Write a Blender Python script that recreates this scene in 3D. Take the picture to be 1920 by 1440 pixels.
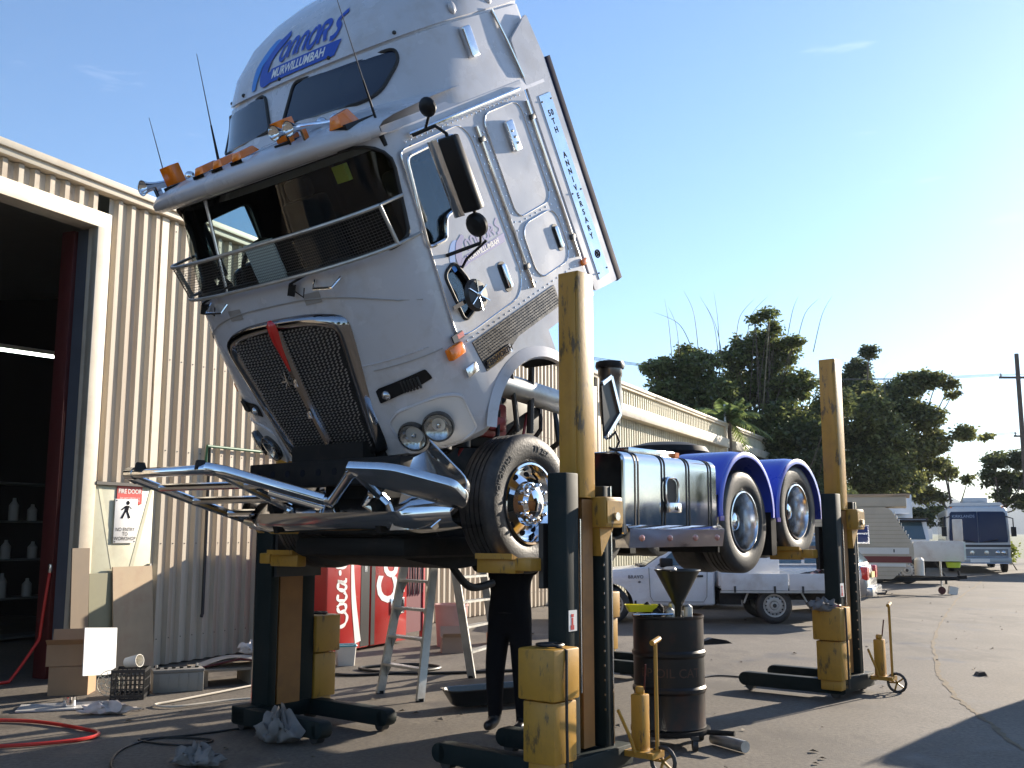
import bpy, bmesh, math, random
import numpy as np
from mathutils import Vector, Matrix
R = math.radians
random.seed(7); np.random.seed(7)
for _o in list(bpy.data.objects): bpy.data.objects.remove(_o)
SC = bpy.context.scene; COL = SC.collection

# ---------------------------------------------------------------- camera
cam = bpy.data.cameras.new('camera'); cam_o = bpy.data.objects.new('camera', cam); COL.objects.link(cam_o)
cam.lens = 35.34; cam.sensor_width = 36; cam.clip_start = 0.1; cam.clip_end = 20000
cam_o.location = (0, 0, 1.68); cam_o.rotation_euler = (R(90 + 8.45), 0, 0)
SC.camera = cam_o
# ---------------------------------------------------------------- sky, sun, exposure
SUN_AZ, SUN_EL = 47.5, 19.0
w = bpy.data.worlds.new('World'); SC.world = w; w.use_nodes = True
nt = w.node_tree; nt.nodes.clear()
sky = nt.nodes.new('ShaderNodeTexSky'); sky.sky_type = 'NISHITA'; sky.sun_disc = False
sky.sun_elevation = R(SUN_EL); sky.sun_rotation = R(SUN_AZ)
sky.air_density = 1.0; sky.dust_density = .3; sky.ozone_density = 4.2
bg = nt.nodes.new('ShaderNodeBackground'); bg.inputs[1].default_value = 0.1
wo = nt.nodes.new('ShaderNodeOutputWorld')
# thin wisps of cloud all round the sky
tc = nt.nodes.new('ShaderNodeTexCoord'); mp = nt.nodes.new('ShaderNodeMapping'); mp.inputs['Scale'].default_value = (3.0, 3.0, 16.0)
nz = nt.nodes.new('ShaderNodeTexNoise'); nz.inputs['Scale'].default_value = 1.7; nz.inputs['Detail'].default_value = 7; nz.inputs['Roughness'].default_value = .55
cr = nt.nodes.new('ShaderNodeValToRGB'); cr.color_ramp.elements[0].position = .66; cr.color_ramp.elements[1].position = .9
cr.color_ramp.elements[1].color = (.32, .32, .32, 1)
mx = nt.nodes.new('ShaderNodeMixRGB'); mx.blend_type = 'MIX'; mx.inputs[2].default_value = (9.0, 9.0, 9.4, 1)
nt.links.new(tc.outputs['Generated'], mp.inputs[0]); nt.links.new(mp.outputs[0], nz.inputs[0]); nt.links.new(nz.outputs[0], cr.inputs[0])
nt.links.new(cr.outputs[0], mx.inputs[0]); nt.links.new(sky.outputs[0], mx.inputs[1]); nt.links.new(mx.outputs[0], bg.inputs[0]); nt.links.new(bg.outputs[0], wo.inputs[0])
sd = Vector((math.sin(R(SUN_AZ)) * math.cos(R(SUN_EL)), math.cos(R(SUN_AZ)) * math.cos(R(SUN_EL)), math.sin(R(SUN_EL))))
sl = bpy.data.lights.new('sun', 'SUN'); sl.energy = 5.0; sl.angle = R(.53); sl.color = (1, .88, .72)
so = bpy.data.objects.new('sun', sl); COL.objects.link(so); so.rotation_euler = sd.to_track_quat('Z', 'Y').to_euler(); so.location = (20, 20, 20)
SC.view_settings.view_transform = 'Standard'; SC.view_settings.look = 'None'; SC.view_settings.exposure = 1.3; SC.view_settings.gamma = 1
SC.view_settings.use_curve_mapping = False
SC.render.engine = 'CYCLES'
SC.cycles.max_bounces = 8; SC.cycles.transparent_max_bounces = 12

# ---------------------------------------------------------------- materials
MATS = {}
def mat(name, col, rough=.5, metal=0., var=0., scale=4., bump=0., bscale=None, coat=0., dirt=None, damt=.5, dscale=2., emit=None, spec=.5, stretch=None, objvar=0., scuff=None):
    if name in MATS: return MATS[name]
    m = bpy.data.materials.new(name); m.use_nodes = True; N = m.node_tree.nodes; L = m.node_tree.links
    b = N['Principled BSDF']; b.inputs['Base Color'].default_value = (*col, 1); b.inputs['Roughness'].default_value = rough
    b.inputs['Metallic'].default_value = metal; b.inputs['Specular IOR Level'].default_value = spec
    if coat: b.inputs['Coat Weight'].default_value = coat; b.inputs['Coat Roughness'].default_value = .06
    if var or dirt or bump:
        t = N.new('ShaderNodeTexCoord'); src = t.outputs['Object']
        if stretch:
            mpn = N.new('ShaderNodeMapping'); mpn.inputs['Scale'].default_value = stretch; L.new(src, mpn.inputs[0]); src = mpn.outputs[0]
    c = None
    if var:
        n = N.new('ShaderNodeTexNoise'); n.inputs['Scale'].default_value = scale; n.inputs['Detail'].default_value = 5; L.new(src, n.inputs['Vector'])
        mr = N.new('ShaderNodeMapRange'); mr.inputs[1].default_value = .25; mr.inputs[2].default_value = .75; mr.inputs[3].default_value = 1 - var; mr.inputs[4].default_value = 1 + var
        L.new(n.outputs[0], mr.inputs[0])
        x = N.new('ShaderNodeMixRGB'); x.blend_type = 'MULTIPLY'; x.inputs[0].default_value = 1; x.inputs[1].default_value = (*col, 1)
        L.new(mr.outputs[0], x.inputs[2]); c = x.outputs[0]
        mr2 = N.new('ShaderNodeMapRange'); mr2.inputs[3].default_value = max(0, rough - .12); mr2.inputs[4].default_value = min(1, rough + .12)
        L.new(n.outputs[0], mr2.inputs[0]); L.new(mr2.outputs[0], b.inputs['Roughness'])
    if dirt:
        n2 = N.new('ShaderNodeTexNoise'); n2.inputs['Scale'].default_value = dscale; n2.inputs['Detail'].default_value = 8; n2.inputs['Roughness'].default_value = .65; L.new(src, n2.inputs['Vector'])
        r2 = N.new('ShaderNodeMapRange'); r2.inputs[1].default_value = .5; r2.inputs[2].default_value = .72; r2.inputs[4].default_value = damt; L.new(n2.outputs[0], r2.inputs[0])
        x2 = N.new('ShaderNodeMixRGB'); x2.inputs[2].default_value = (*dirt, 1); L.new(r2.outputs[0], x2.inputs[0])
        if c is not None: L.new(c, x2.inputs[1])
        else: x2.inputs[1].default_value = (*col, 1)
        c = x2.outputs[0]
    if scuff:
        n4 = N.new('ShaderNodeTexNoise'); n4.inputs['Scale'].default_value = 11; n4.inputs['Detail'].default_value = 9; n4.inputs['Roughness'].default_value = .72; q4 = N.new('ShaderNodeMapping'); q4.inputs['Scale'].default_value = (1.2, 1.2, .35); L.new(src, q4.inputs[0]); L.new(q4.outputs[0], n4.inputs['Vector'])
        r4 = N.new('ShaderNodeMapRange'); r4.inputs[1].default_value = .565; r4.inputs[2].default_value = .64; r4.inputs[4].default_value = .85; L.new(n4.outputs[0], r4.inputs[0]); x4 = N.new('ShaderNodeMixRGB'); x4.inputs[2].default_value = (*scuff, 1); L.new(r4.outputs[0], x4.inputs[0]); L.new(c, x4.inputs[1]); c = x4.outputs[0]
    if objvar:
        oi = N.new('ShaderNodeObjectInfo'); r5 = N.new('ShaderNodeMapRange'); r5.inputs[3].default_value = 1 - objvar; r5.inputs[4].default_value = 1 + objvar; L.new(oi.outputs['Random'], r5.inputs[0])
        x5 = N.new('ShaderNodeMixRGB'); x5.blend_type = 'MULTIPLY'; x5.inputs[0].default_value = 1; L.new(c, x5.inputs[1]); L.new(r5.outputs[0], x5.inputs[2]); c = x5.outputs[0]
    if c is not None: L.new(c, b.inputs['Base Color'])
    if bump:
        n3 = N.new('ShaderNodeTexNoise'); n3.inputs['Scale'].default_value = bscale or scale * 4; n3.inputs['Detail'].default_value = 6; L.new(src, n3.inputs['Vector'])
        bp = N.new('ShaderNodeBump'); bp.inputs['Strength'].default_value = bump; bp.inputs['Distance'].default_value = .02
        L.new(n3.outputs[0], bp.inputs['Height']); L.new(bp.outputs[0], b.inputs['Normal'])
    if emit:
        b.inputs['Emission Color'].default_value = (*emit[0], 1); b.inputs['Emission Strength'].default_value = emit[1]
    MATS[name] = m; return m
def glass(name, tint=(.6, .65, .65), refl=.9, ior=1.45):
    if name in MATS: return MATS[name]
    m = bpy.data.materials.new(name); m.use_nodes = True; N = m.node_tree.nodes; L = m.node_tree.links; N.clear()
    o = N.new('ShaderNodeOutputMaterial'); t = N.new('ShaderNodeBsdfTransparent'); t.inputs[0].default_value = (*tint, 1)
    g = N.new('ShaderNodeBsdfGlossy'); g.inputs['Roughness'].default_value = .02; g.inputs['Color'].default_value = (refl, refl, refl, 1)
    fc = N.new('ShaderNodeLayerWeight'); fc.inputs[0].default_value = .5; pw = N.new('ShaderNodeMath'); pw.operation = 'POWER'; pw.inputs[1].default_value = 5; L.new(fc.outputs['Facing'], pw.inputs[0])
    f0 = ((ior - 1) / (ior + 1)) ** 2; lw = N.new('ShaderNodeMath'); lw.operation = 'MULTIPLY_ADD'; lw.inputs[1].default_value = 1 - f0; lw.inputs[2].default_value = f0; L.new(pw.outputs[0], lw.inputs[0])
    mxs = N.new('ShaderNodeMixShader'); L.new(lw.outputs[0], mxs.inputs[0]); L.new(t.outputs[0], mxs.inputs[1]); L.new(g.outputs[0], mxs.inputs[2]); L.new(mxs.outputs[0], o.inputs[0])
    MATS[name] = m; return m
WHITE = mat('white_paint', (.54, .545, .575), .26, var=.04, scale=3, coat=.2, dirt=(.36, .31, .25), damt=.42, dscale=3.2)
CREAM = mat('cream_cladding', (.52, .455, .355), .6, var=.1, scale=1.2, dirt=(.27, .17, .10), damt=.6, dscale=1.3, stretch=(3, 3, .4), objvar=.07)
CREAM2 = mat('pale_cream_cladding', (.58, .55, .42), .6, var=.07, scale=1.2, dirt=(.34, .27, .18), damt=.4, dscale=1.1, stretch=(3, 3, .4), objvar=.06)
FLASH = mat('cream_flashing', (.66, .58, .45), .55, var=.06, scale=2, dirt=(.35, .25, .17), damt=.5, dscale=1.6)
DOORC = mat('pale_green_cream_door', (.56, .55, .40), .5, var=.05, scale=2, dirt=(.3, .22, .14), damt=.4, dscale=2.5)
CHROME = mat('chrome', (.86, .87, .88), .06, 1., var=.02, scale=9)
ALU = mat('polished_alloy', (.75, .76, .77), .2, 1., var=.06, scale=12)
ALUD = mat('dull_alloy', (.5, .5, .48), .45, .8, var=.12, scale=8, dirt=(.18, .15, .12), damt=.5, dscale=5)
STEELD = mat('dark_steel', (.06, .06, .06), .5, .6, var=.2, scale=8)
RUB = mat('tyre_rubber', (.022, .022, .023), .55, var=.2, scale=14, dirt=(.10, .09, .08), damt=.55, dscale=5, bump=.15, bscale=60)
BLACK = mat('black_plastic', (.010, .010, .011), .45, var=.15, scale=10, spec=.25)
CHAS = mat('chassis_black', (.010, .010, .010), .6, var=.3, scale=6, dirt=(.04, .032, .025), damt=.6, dscale=5, spec=.2)
TRIM = mat('rubber_trim', (.02, .02, .02), .6)
INT = mat('cab_interior', (.010, .010, .012), .9, var=.2, spec=.1)
TINT = glass('tinted_glass', (.03, .04, .06))
WSCR = glass('windscreen_glass', (.80, .86, .84), .6, 1.5)
SIDEG = glass('side_glass', (.80, .87, .88), .95, 1.7)
CLEAR = glass('clear_lens', (.85, .87, .87))
YEL = mat('worn_yellow_paint', (.45, .24, .032), .42, var=.10, scale=3, dirt=(.22, .12, .03), damt=.6, dscale=3, bump=.05, bscale=30, scuff=(.06, .045, .03))
GRN = mat('dark_green_paint', (.008, .016, .016), .6, var=.2, scale=4, dirt=(.03, .027, .024), damt=.4, dscale=4, spec=.2)
ORA = mat('amber_lens', (.85, .20, .01), .18, coat=.4, emit=None)
REDL = mat('red_lens', (.62, .02, .015), .2, coat=.4)
BLUE = mat('blue_paint', (.045, .085, .58), .3, coat=.4, var=.05)
NAVY = mat('navy_edge', (.010, .013, .035), .75, var=.1, spec=.1)
LOGOB = mat('royal_blue_vinyl', (.018, .075, .42), .45)
LOGOL = mat('sky_blue_vinyl', (.03, .22, .65), .4)
LOGOP = mat('faded_blue_vinyl', (.05, .075, .34), .5)
RED = mat('red_enamel', (.55, .01, .008), .2, coat=.6)
REDP = mat('red_oxide_paint', (.09, .012, .010), .55, var=.15, scale=3)
ENG = mat('engine_red', (.36, .03, .03), .45, var=.2, scale=6, dirt=(.03, .02, .02), damt=.8, dscale=6)
PLY = mat('plywood', (.40, .30, .19), .7, var=.14, scale=2.5, dirt=(.30, .14, .09), damt=.4, dscale=3)
CARD = mat('brown_cardboard', (.36, .23, .13), .8, var=.1, scale=4)
PAPER = mat('white_sheet', (.82, .82, .80), .6, var=.03)
RAG = mat('grey_rag', (.20, .185, .175), .9, var=.3, scale=9)
VRED = mat('vending_red', (.40, .016, .013), .32, coat=.3, var=.05)
SIGNR = mat('sign_red', (.58, .05, .04), .4)
SIGNW = mat('sign_white', (.78, .77, .74), .4, var=.03)
INK = mat('sign_ink', (.015, .015, .02), .9, spec=.05)
OFFW = mat('off_white', (.72, .69, .62), .5, var=.05)
DRUM = mat('drum_black', (.009, .008, .008), .4, var=.3, scale=4, dirt=(.10, .03, .01), damt=.55, dscale=3, spec=.3)
HOSER = mat('red_hose', (.55, .03, .02), .4)
CABLE = mat('black_cable', (.012, .012, .012), .5)
WCABLE = mat('white_cable', (.55, .5, .42), .6)
CLOTH = mat('dark_workwear', (.008, .008, .010), .95, var=.2, scale=12, spec=.1)
SKIN = mat('skin', (.45, .27, .2), .5)
BOOT = mat('boot_leather', (.015, .013, .012), .35)

# ---------------------------------------------------------------- mesh helpers
class M:
    def __init__(s): s.v = []; s.f = []; s.mi = []; s.k = 0
    def add(s, vs, fs):
        o = len(s.v); s.v += [tuple(p) for p in vs]; s.f += [tuple(i + o for i in f) for f in fs]; s.mi += [s.k] * len(fs); return s
    def m(s, k): s.k = k; return s
    def box(s, x0, x1, y0, y1, z0, z1):
        return s.add([(x0, y0, z0), (x1, y0, z0), (x1, y1, z0), (x0, y1, z0), (x0, y0, z1), (x1, y0, z1), (x1, y1, z1), (x0, y1, z1)],
                     [(3, 2, 1, 0), (4, 5, 6, 7), (0, 1, 5, 4), (1, 2, 6, 5), (2, 3, 7, 6), (3, 0, 4, 7)])
    def bar(s, p0, p1, w, h, up=(0, 0, 1)):
        p0 = Vector(p0); p1 = Vector(p1); d = (p1 - p0).normalized(); u = Vector(up)
        if abs(d.dot(u)) > .98: u = Vector((1, 0, 0))
        r = d.cross(u).normalized(); u = r.cross(d)
        c = [(-w / 2, -h / 2), (w / 2, -h / 2), (w / 2, h / 2), (-w / 2, h / 2)]
        vs = [p + r * a + u * b for p in (p0, p1) for a, b in c]
        return s.add(vs, [(0, 1, 2, 3), (7, 6, 5, 4), (0, 4, 5, 1), (1, 5, 6, 2), (2, 6, 7, 3), (3, 7, 4, 0)])
    def tube(s, pts, r, n=8, closed=False, caps=True):
        P = [Vector(p) for p in pts]; k = len(P); rr = r if isinstance(r, (list, tuple)) else [r] * k
        ring = []; prev = None
        for i in range(k):
            if closed: t = (P[(i + 1) % k] - P[i - 1])
            else: t = P[min(i + 1, k - 1)] - P[max(i - 1, 0)]
            t = t.normalized() if t.length > 1e-9 else Vector((0, 0, 1))
            if prev is None:
                a = Vector((0, 0, 1)) if abs(t.z) < .9 else Vector((1, 0, 0)); u = t.cross(a).normalized()
            else:
                u = (prev - t * prev.dot(t)); u = u.normalized() if u.length > 1e-6 else t.orthogonal().normalized()
            prev = u; v = t.cross(u)
            ring.append([P[i] + (u * math.cos(2 * math.pi * j / n) + v * math.sin(2 * math.pi * j / n)) * rr[i] for j in range(n)])
        return s.loft(ring, caps=caps and not closed, loop=closed)
    def cyl(s, p0, p1, r0, r1=None, n=16, caps=True): return s.tube([p0, p1], [r0, r0 if r1 is None else r1], n, caps=caps)
    def loft(s, rings, caps=True, loop=False, closed=True):
        n = len(rings[0]); vs = [p for r in rings for p in r]; fs = []; k = len(rings)
        for i in range(k if loop else k - 1):
            a = i * n; b = ((i + 1) % k) * n
            for j in range(n if closed else n - 1):
                j2 = (j + 1) % n; fs.append((a + j, a + j2, b + j2, b + j))
        if caps and not loop: fs.append(tuple(range(n - 1, -1, -1))); fs.append(tuple(range((k - 1) * n, k * n)))
        return s.add(vs, fs)
    def lathe(s, prof, c=(0, 0, 0), axis='z', n=24, caps=False, closed=False):
        rings = []
        for r, h in prof:
            ring = []
            for j in range(n):
                a = 2 * math.pi * j / n; x, y = r * math.cos(a), r * math.sin(a)
                p = {'z': (x, y, h), 'y': (x, h, -y), 'x': (h, x, y)}[axis]
                ring.append((p[0] + c[0], p[1] + c[1], p[2] + c[2]))
            rings.append(ring)
        return s.loft(rings, caps=caps, loop=closed)
    def prism(s, poly, d0, d1, plane='xz'):
        f = {'xz': lambda a, b, d: (a, d, b), 'xy': lambda a, b, d: (a, b, d), 'yz': lambda a, b, d: (d, a, b)}[plane]
        n = len(poly); vs = [f(a, b, d0) for a, b in poly] + [f(a, b, d1) for a, b in poly]
        return s.add(vs, [tuple(range(n - 1, -1, -1)), tuple(range(n, 2 * n))] + [(i, (i + 1) % n, n + (i + 1) % n, n + i) for i in range(n)])
    def ball(s, c, r, n=10, sq=(1, 1, 1)):
        prof = [(max(1e-4, math.sin(math.pi * i / (n // 2 + 1))), -math.cos(math.pi * i / (n // 2 + 1))) for i in range(n // 2 + 2)]
        rings = [[(c[0] + r * q * math.cos(2 * math.pi * j / n) * sq[0], c[1] + r * q * math.sin(2 * math.pi * j / n) * sq[1], c[2] + r * h * sq[2]) for j in range(n)] for q, h in prof]
        return s.loft(rings, caps=False)
    def grid(s, rows):
        n = len(rows[0]); return s.loft(rows, caps=False, closed=False)
    def xf(s, mtx, start=0):
        s.v[start:] = [tuple(mtx @ Vector(p)) for p in s.v[start:]]; return s
    def mesh(s, name, bevel=0, seg=2, smooth=35, recalc=True):
        me = bpy.data.meshes.new(name); me.from_pydata(s.v, [], s.f); me.validate()
        if len(me.polygons) == len(s.mi): me.polygons.foreach_set('material_index', s.mi)
        if bevel or recalc:
            bm = bmesh.new(); bm.from_mesh(me)
            if recalc: bmesh.ops.recalc_face_normals(bm, faces=bm.faces)
            if bevel:
                es = [e for e in bm.edges if len(e.link_faces) == 2 and e.calc_face_angle(0) > .5]
                bmesh.ops.bevel(bm, geom=es, offset=bevel, segments=seg, profile=.5, affect='EDGES', clamp_overlap=True)
            bm.to_mesh(me); bm.free()
        if bevel and smooth == 35: smooth = 24
        if smooth:
            me.polygons.foreach_set('use_smooth', [True] * len(me.polygons)); me.set_sharp_from_angle(angle=R(smooth))
        me.update(); return me
    def build(s, name, mats, parent=None, loc=(0, 0, 0), rot=(0, 0, 0), **kw):
        me = s.mesh(name, **kw); return put(name, me, mats, parent, loc, rot)
def put(name, me, mats, parent=None, loc=(0, 0, 0), rot=(0, 0, 0)):
    if mats is not None and not len(me.materials):
        for m_ in (mats if isinstance(mats, (list, tuple)) else [mats]): me.materials.append(m_)
    o = bpy.data.objects.new(name, me); COL.objects.link(o); o.location = loc; o.rotation_euler = rot
    if parent is not None: o.parent = parent
    return o
def tag(o, label=None, cat=None, group=None, kind=None):
    if label: o['label'] = label
    if cat: o['category'] = cat
    if group: o['group'] = group
    if kind: o['kind'] = kind
    return o
def thing(name, label, cat, loc=(0, 0, 0), rotz=0, group=None):
    o = bpy.data.objects.new(name, None); COL.objects.link(o); o.location = loc; o.rotation_euler = (0, 0, rotz); o.empty_display_size = .2
    return tag(o, label, cat, group)
def copy_tree(o, parent=None):
    c = o.copy(); COL.objects.link(c); c.parent = parent
    for ch in list(o.children): copy_tree(ch, c)
    return c
def rrect(x0, x1, y0, y1, r, n=5):
    pts = []
    for cx, cy, a0 in ((x1 - r, y1 - r, 0), (x0 + r, y1 - r, 90), (x0 + r, y0 + r, 180), (x1 - r, y0 + r, 270)):
        for i in range(n + 1):
            a = R(a0 + 90 * i / n); pts.append((cx + r * math.cos(a), cy + r * math.sin(a)))
    return pts
def rpoly(poly, r, n=4):
    out = []; k = len(poly)
    for i in range(k):
        p = Vector(poly[i]); a = Vector(poly[i - 1]) - p; b = Vector(poly[(i + 1) % k]) - p
        ri = r[i] if isinstance(r, (list, tuple)) else r
        ri = min(ri, a.length * .48, b.length * .48); p0 = p + a.normalized() * ri; p1 = p + b.normalized() * ri
        for j in range(n + 1):
            t = j / n; q = p0 * (1 - t) ** 2 + p * 2 * t * (1 - t) + p1 * t * t; out.append((q.x, q.y))
    return out
def bool_diff(o, cutters, sharp=30):
    for c in cutters:
        md = o.modifiers.new('b', 'BOOLEAN'); md.operation = 'DIFFERENCE'; md.object = c; md.solver = 'EXACT'
    bpy.context.view_layer.update(); dg = bpy.context.evaluated_depsgraph_get()
    me = bpy.data.meshes.new_from_object(o.evaluated_get(dg)); o.modifiers.clear(); o.data = me
    for c in set(cutters): bpy.data.objects.remove(c)
    me.polygons.foreach_set('use_smooth', [True] * len(me.polygons)); me.set_sharp_from_angle(angle=R(sharp)); return o
def text_geo(body, size=1., shear=0., offset=0., ext=0., align='CENTER', space=1., lspace=1.):
    cu = bpy.data.curves.new('t', 'FONT'); cu.body = body; cu.size = size; cu.shear = shear; cu.offset = offset; cu.extrude = ext
    cu.align_x = align; cu.align_y = 'CENTER'; cu.space_character = space; cu.space_line = lspace; cu.resolution_u = 3; cu.fill_mode = 'BOTH' if ext else 'FRONT'
    o = bpy.data.objects.new('t', cu); COL.objects.link(o); bpy.context.view_layer.update()
    me = bpy.data.meshes.new_from_object(o.evaluated_get(bpy.context.evaluated_depsgraph_get()))
    vs = [tuple(v.co) for v in me.vertices]; fs = [tuple(p.vertices) for p in me.polygons]
    bpy.data.objects.remove(o); bpy.data.curves.remove(cu); bpy.data.meshes.remove(me); return vs, fs
def text_part(body, name, m_, parent, fn, **kw):
    """lettering laid on a surface: fn maps text (x, y, lift) to the parent's space"""
    vs, fs = text_geo(body, **kw); k = M(); k.add([fn(x, y, z) for x, y, z in vs], fs)
    return k.build(name, m_, parent, smooth=0, recalc=False)
def frame_fn(o, xd, yd, lift=.003):
    o = Vector(o); xd = Vector(xd).normalized(); yd = Vector(yd).normalized(); n = xd.cross(yd)
    return lambda x, y, z: tuple(o + xd * x + yd * y + n * (lift + z))
# ================================================================ ground, hills
def ground_material():
    m = bpy.data.materials.new('yard_ground'); m.use_nodes = True; N = m.node_tree.nodes; L = m.node_tree.links; b = N['Principled BSDF']
    t = N.new('ShaderNodeTexCoord')
    def noise(s, d=8, r=.6, st=None):
        n = N.new('ShaderNodeTexNoise'); n.inputs['Scale'].default_value = s; n.inputs['Detail'].default_value = d; n.inputs['Roughness'].default_value = r
        src = t.outputs['Object']
        if st: q = N.new('ShaderNodeMapping'); q.inputs['Scale'].default_value = st; L.new(src, q.inputs[0]); src = q.outputs[0]
        L.new(src, n.inputs['Vector']); return n.outputs[0]
    def ramp(f, stops):
        c = N.new('ShaderNodeValToRGB'); e = c.color_ramp.elements
        while len(e) < len(stops): e.new(.5)
        for k, (p, col) in enumerate(stops): e[k].position = p; e[k].color = (*col, 1)
        L.new(f, c.inputs[0]); return c.outputs[0]
    def mix(f, a, c, mode='MIX'):
        x = N.new('ShaderNodeMixRGB'); x.blend_type = mode
        for i, q in ((0, f), (1, a), (2, c)):
            if isinstance(q, (int, float)): x.inputs[i].default_value = q
            elif isinstance(q, tuple): x.inputs[i].default_value = (*q, 1)
            else: L.new(q, x.inputs[i])
        return x.outputs[0]
    base = ramp(noise(.35), [(.3, (.088, .074, .057)), (.5, (.128, .108, .084)), (.72, (.175, .150, .120))])
    fine = ramp(noise(26, 6, .7), [(.35, (.58, .58, .58)), (.65, (1.25, 1.25, 1.25))])
    c = mix(1., base, fine, 'MULTIPLY')
    oil = ramp(noise(.9, 6, .55), [(.56, (0, 0, 0)), (.70, (1, 1, 1))]); c = mix(oil, c, (.06, .051, .042))
    spots = ramp(noise(5.5, 3, .5), [(.68, (0, 0, 0)), (.74, (.7, .7, .7))]); c = mix(spots, c, (.05, .045, .042))
    stain = ramp(noise(.55, 9, .7, (1, .5, 1)), [(.54, (0, 0, 0)), (.60, (.75, .75, .75))]); c = mix(stain, c, (.07, .059, .047))
    pale = ramp(noise(2.6, 9, .75), [(.60, (0, 0, 0)), (.66, (.5, .5, .5))]); c = mix(pale, c, (.22, .19, .152))
    dust = ramp(noise(1.7, 7, .6, (1, .45, 1)), [(.55, (0, 0, 0)), (.75, (.6, .6, .6))]); c = mix(dust, c, (.19, .16, .126))
    sp = N.new('ShaderNodeSeparateXYZ'); L.new(t.outputs['Object'], sp.inputs[0])
    far = N.new('ShaderNodeMapRange'); far.inputs[1].default_value = 66; far.inputs[2].default_value = 70; L.new(sp.outputs[1], far.inputs[0])
    grass = ramp(noise(.2), [(.3, (.05, .075, .02)), (.7, (.11, .12, .04))]); c = mix(far.outputs[0], c, grass)
    L.new(c, b.inputs['Base Color'])
    rg = ramp(oil, [(0, (.82, .82, .82)), (1, (.55, .55, .55))]); L.new(rg, b.inputs['Roughness'])
    bp = N.new('ShaderNodeBump'); bp.inputs['Strength'].default_value = .35; bp.inputs['Distance'].default_value = .015; L.new(noise(32, 8, .7), bp.inputs['Height']); L.new(bp.outputs[0], b.inputs['Normal'])
    return m
GM = ground_material()
g = M()
xs = [-2600, -800, -80, -12, 30, 80, 800, 2600]; ys = [-2600, -800, -80, -6, 30, 80, 800, 2600]
g.grid([[(x, y, 0) for x in xs] for y in ys])
tag(g.build('ground', GM, smooth=0), kind='structure')
# ragged joint in the concrete with dirt and weeds
JO = mat('joint_dirt', (.16, .12, .07), .95, var=.4, scale=9)
jp = [(4.0, 8.2), (4.35, 9.7), (4.6, 10.8), (5.15, 12.5), (6.6, 16.2), (8.6, 20.5), (11.5, 26.5), (16, 35), (20, 43)]
k = M(); L0 = []; L1 = []
for i in range(len(jp) - 1):
    for j in range(14):
        t = j / 14; x = jp[i][0] * (1 - t) + jp[i + 1][0] * t + random.uniform(-.02, .02); y = jp[i][1] * (1 - t) + jp[i + 1][1] * t
        wd = random.uniform(.012, .04); L0.append((x - wd, y, .004)); L1.append((x + wd, y, .004))
k.grid([L0, L1]); tag(k.build('ground_joint', JO, smooth=0), kind='structure')
HILL = mat('far_forest', (.10, .13, .11), .9, var=.2, scale=.004)
h = M(); rows = []
for j in range(7):
    row = []
    for i in range(61):
        x = -2500 + i * 130; d = 5200 + j * 240
        q = 165 * math.exp(-abs((x - 2400) / 300) ** 1.5) + 100 * math.exp(-((x - 3100) / 380) ** 2) + 90 * math.exp(-((x - 1300) / 700) ** 2) + 75 + 14 * math.sin(x * .011 + 1)
        z = q * math.sin(math.pi * min(1, j / 3) * .5) * (1 if j < 4 else 1 - (j - 3) * .3) + 12 * math.sin(x * .021 + j) + 8 * math.sin(x * .05)
        row.append((x / 3, d / 3, max(-.6, z / 3 if j else -.6)))
    rows.append(row)
h.grid(rows); tag(h.build('hills', HILL, smooth=60), kind='structure')
hz = M().box(-2650, 2650, -2650, 2650, -1.5, 175).build('haze', None, smooth=0); tag(hz, kind='stuff')
hm = bpy.data.materials.new('haze_air'); hm.use_nodes = True; _n = hm.node_tree.nodes; _n.clear(); _o = _n.new('ShaderNodeOutputMaterial'); _v = _n.new('ShaderNodeVolumePrincipled'); _v.inputs['Color'].default_value = (.80, .88, 1, 1); _v.inputs['Density'].default_value = .00022; hm.node_tree.links.new(_v.outputs[0], _o.inputs['Volume']); hz.data.materials.append(hm)

# ================================================================ long shed on the left (local: x along wall, y into building, z up)
SH = thing('workshop_shed', 'long cream corrugated workshop shed with a tall open doorway', 'shed', (-4.62, 13.04, 0), R(64))
def sheet_mesh(name, m_, amp=.058):
    k = M(); prof = []
    for i in range(4):
        o = i * .21; prof += [(o, 0), (o + .075, 0), (o + .1, -amp), (o + .165, -amp), (o + .19, 0)]
    prof.append((.84, 0))
    k.grid([[(x, y, 0) for x, y in prof], [(x, y, 1) for x, y in prof]])
    me = k.mesh(name, smooth=0, recalc=False); me.materials.append(m_); return me
s1 = sheet_mesh('cladding_sheet', CREAM); s2 = sheet_mesh('cladding_sheet_pale', CREAM2)
def sheet(x, z0, z1, me):
    o = put('cladding_sheet', me, None, SH, (x, random.uniform(-.002, .002), z0)); o.scale = (1, 1, z1 - z0); return o
sheet(-.99, 2.30, 5.84, s1); M().box(-.15, -.03, -.056, -.004, 2.30, 5.84).build('flashing_strip', FLASH, SH)
x = -.03
while x < 44:
    sheet(x, .02, 5.84, s1 if x < 15.5 else s2); x += .84
for i in range(8): sheet(-1.17 - .84 * (i + 1), 5.60, 5.84, s1)
for i in range(2): sheet(-8.73 - .84 * i - .0, 0, 5.4, s1)
sc_ = M()
for i in range(200):
    xx = -.03 + .1325 + .21 * i
    for zz in (.35, 1.55, 2.75, 3.95, 5.15, 5.7): sc_.box(xx - .006, xx + .006, -.0645, -.0575, zz - .006, zz + .006)
tag(sc_.build('screws', STEELD, SH, smooth=0), kind='stuff')
for i in range(9):
    a = -9.5 + 6.02 * i; M().box(a, a + 6.0, -.13, .02, 5.85, 6.0).box(a, a + 6.0, -.17, -.125, 5.93, 6.015).build('gutter', FLASH, SH, bevel=.008)
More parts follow.
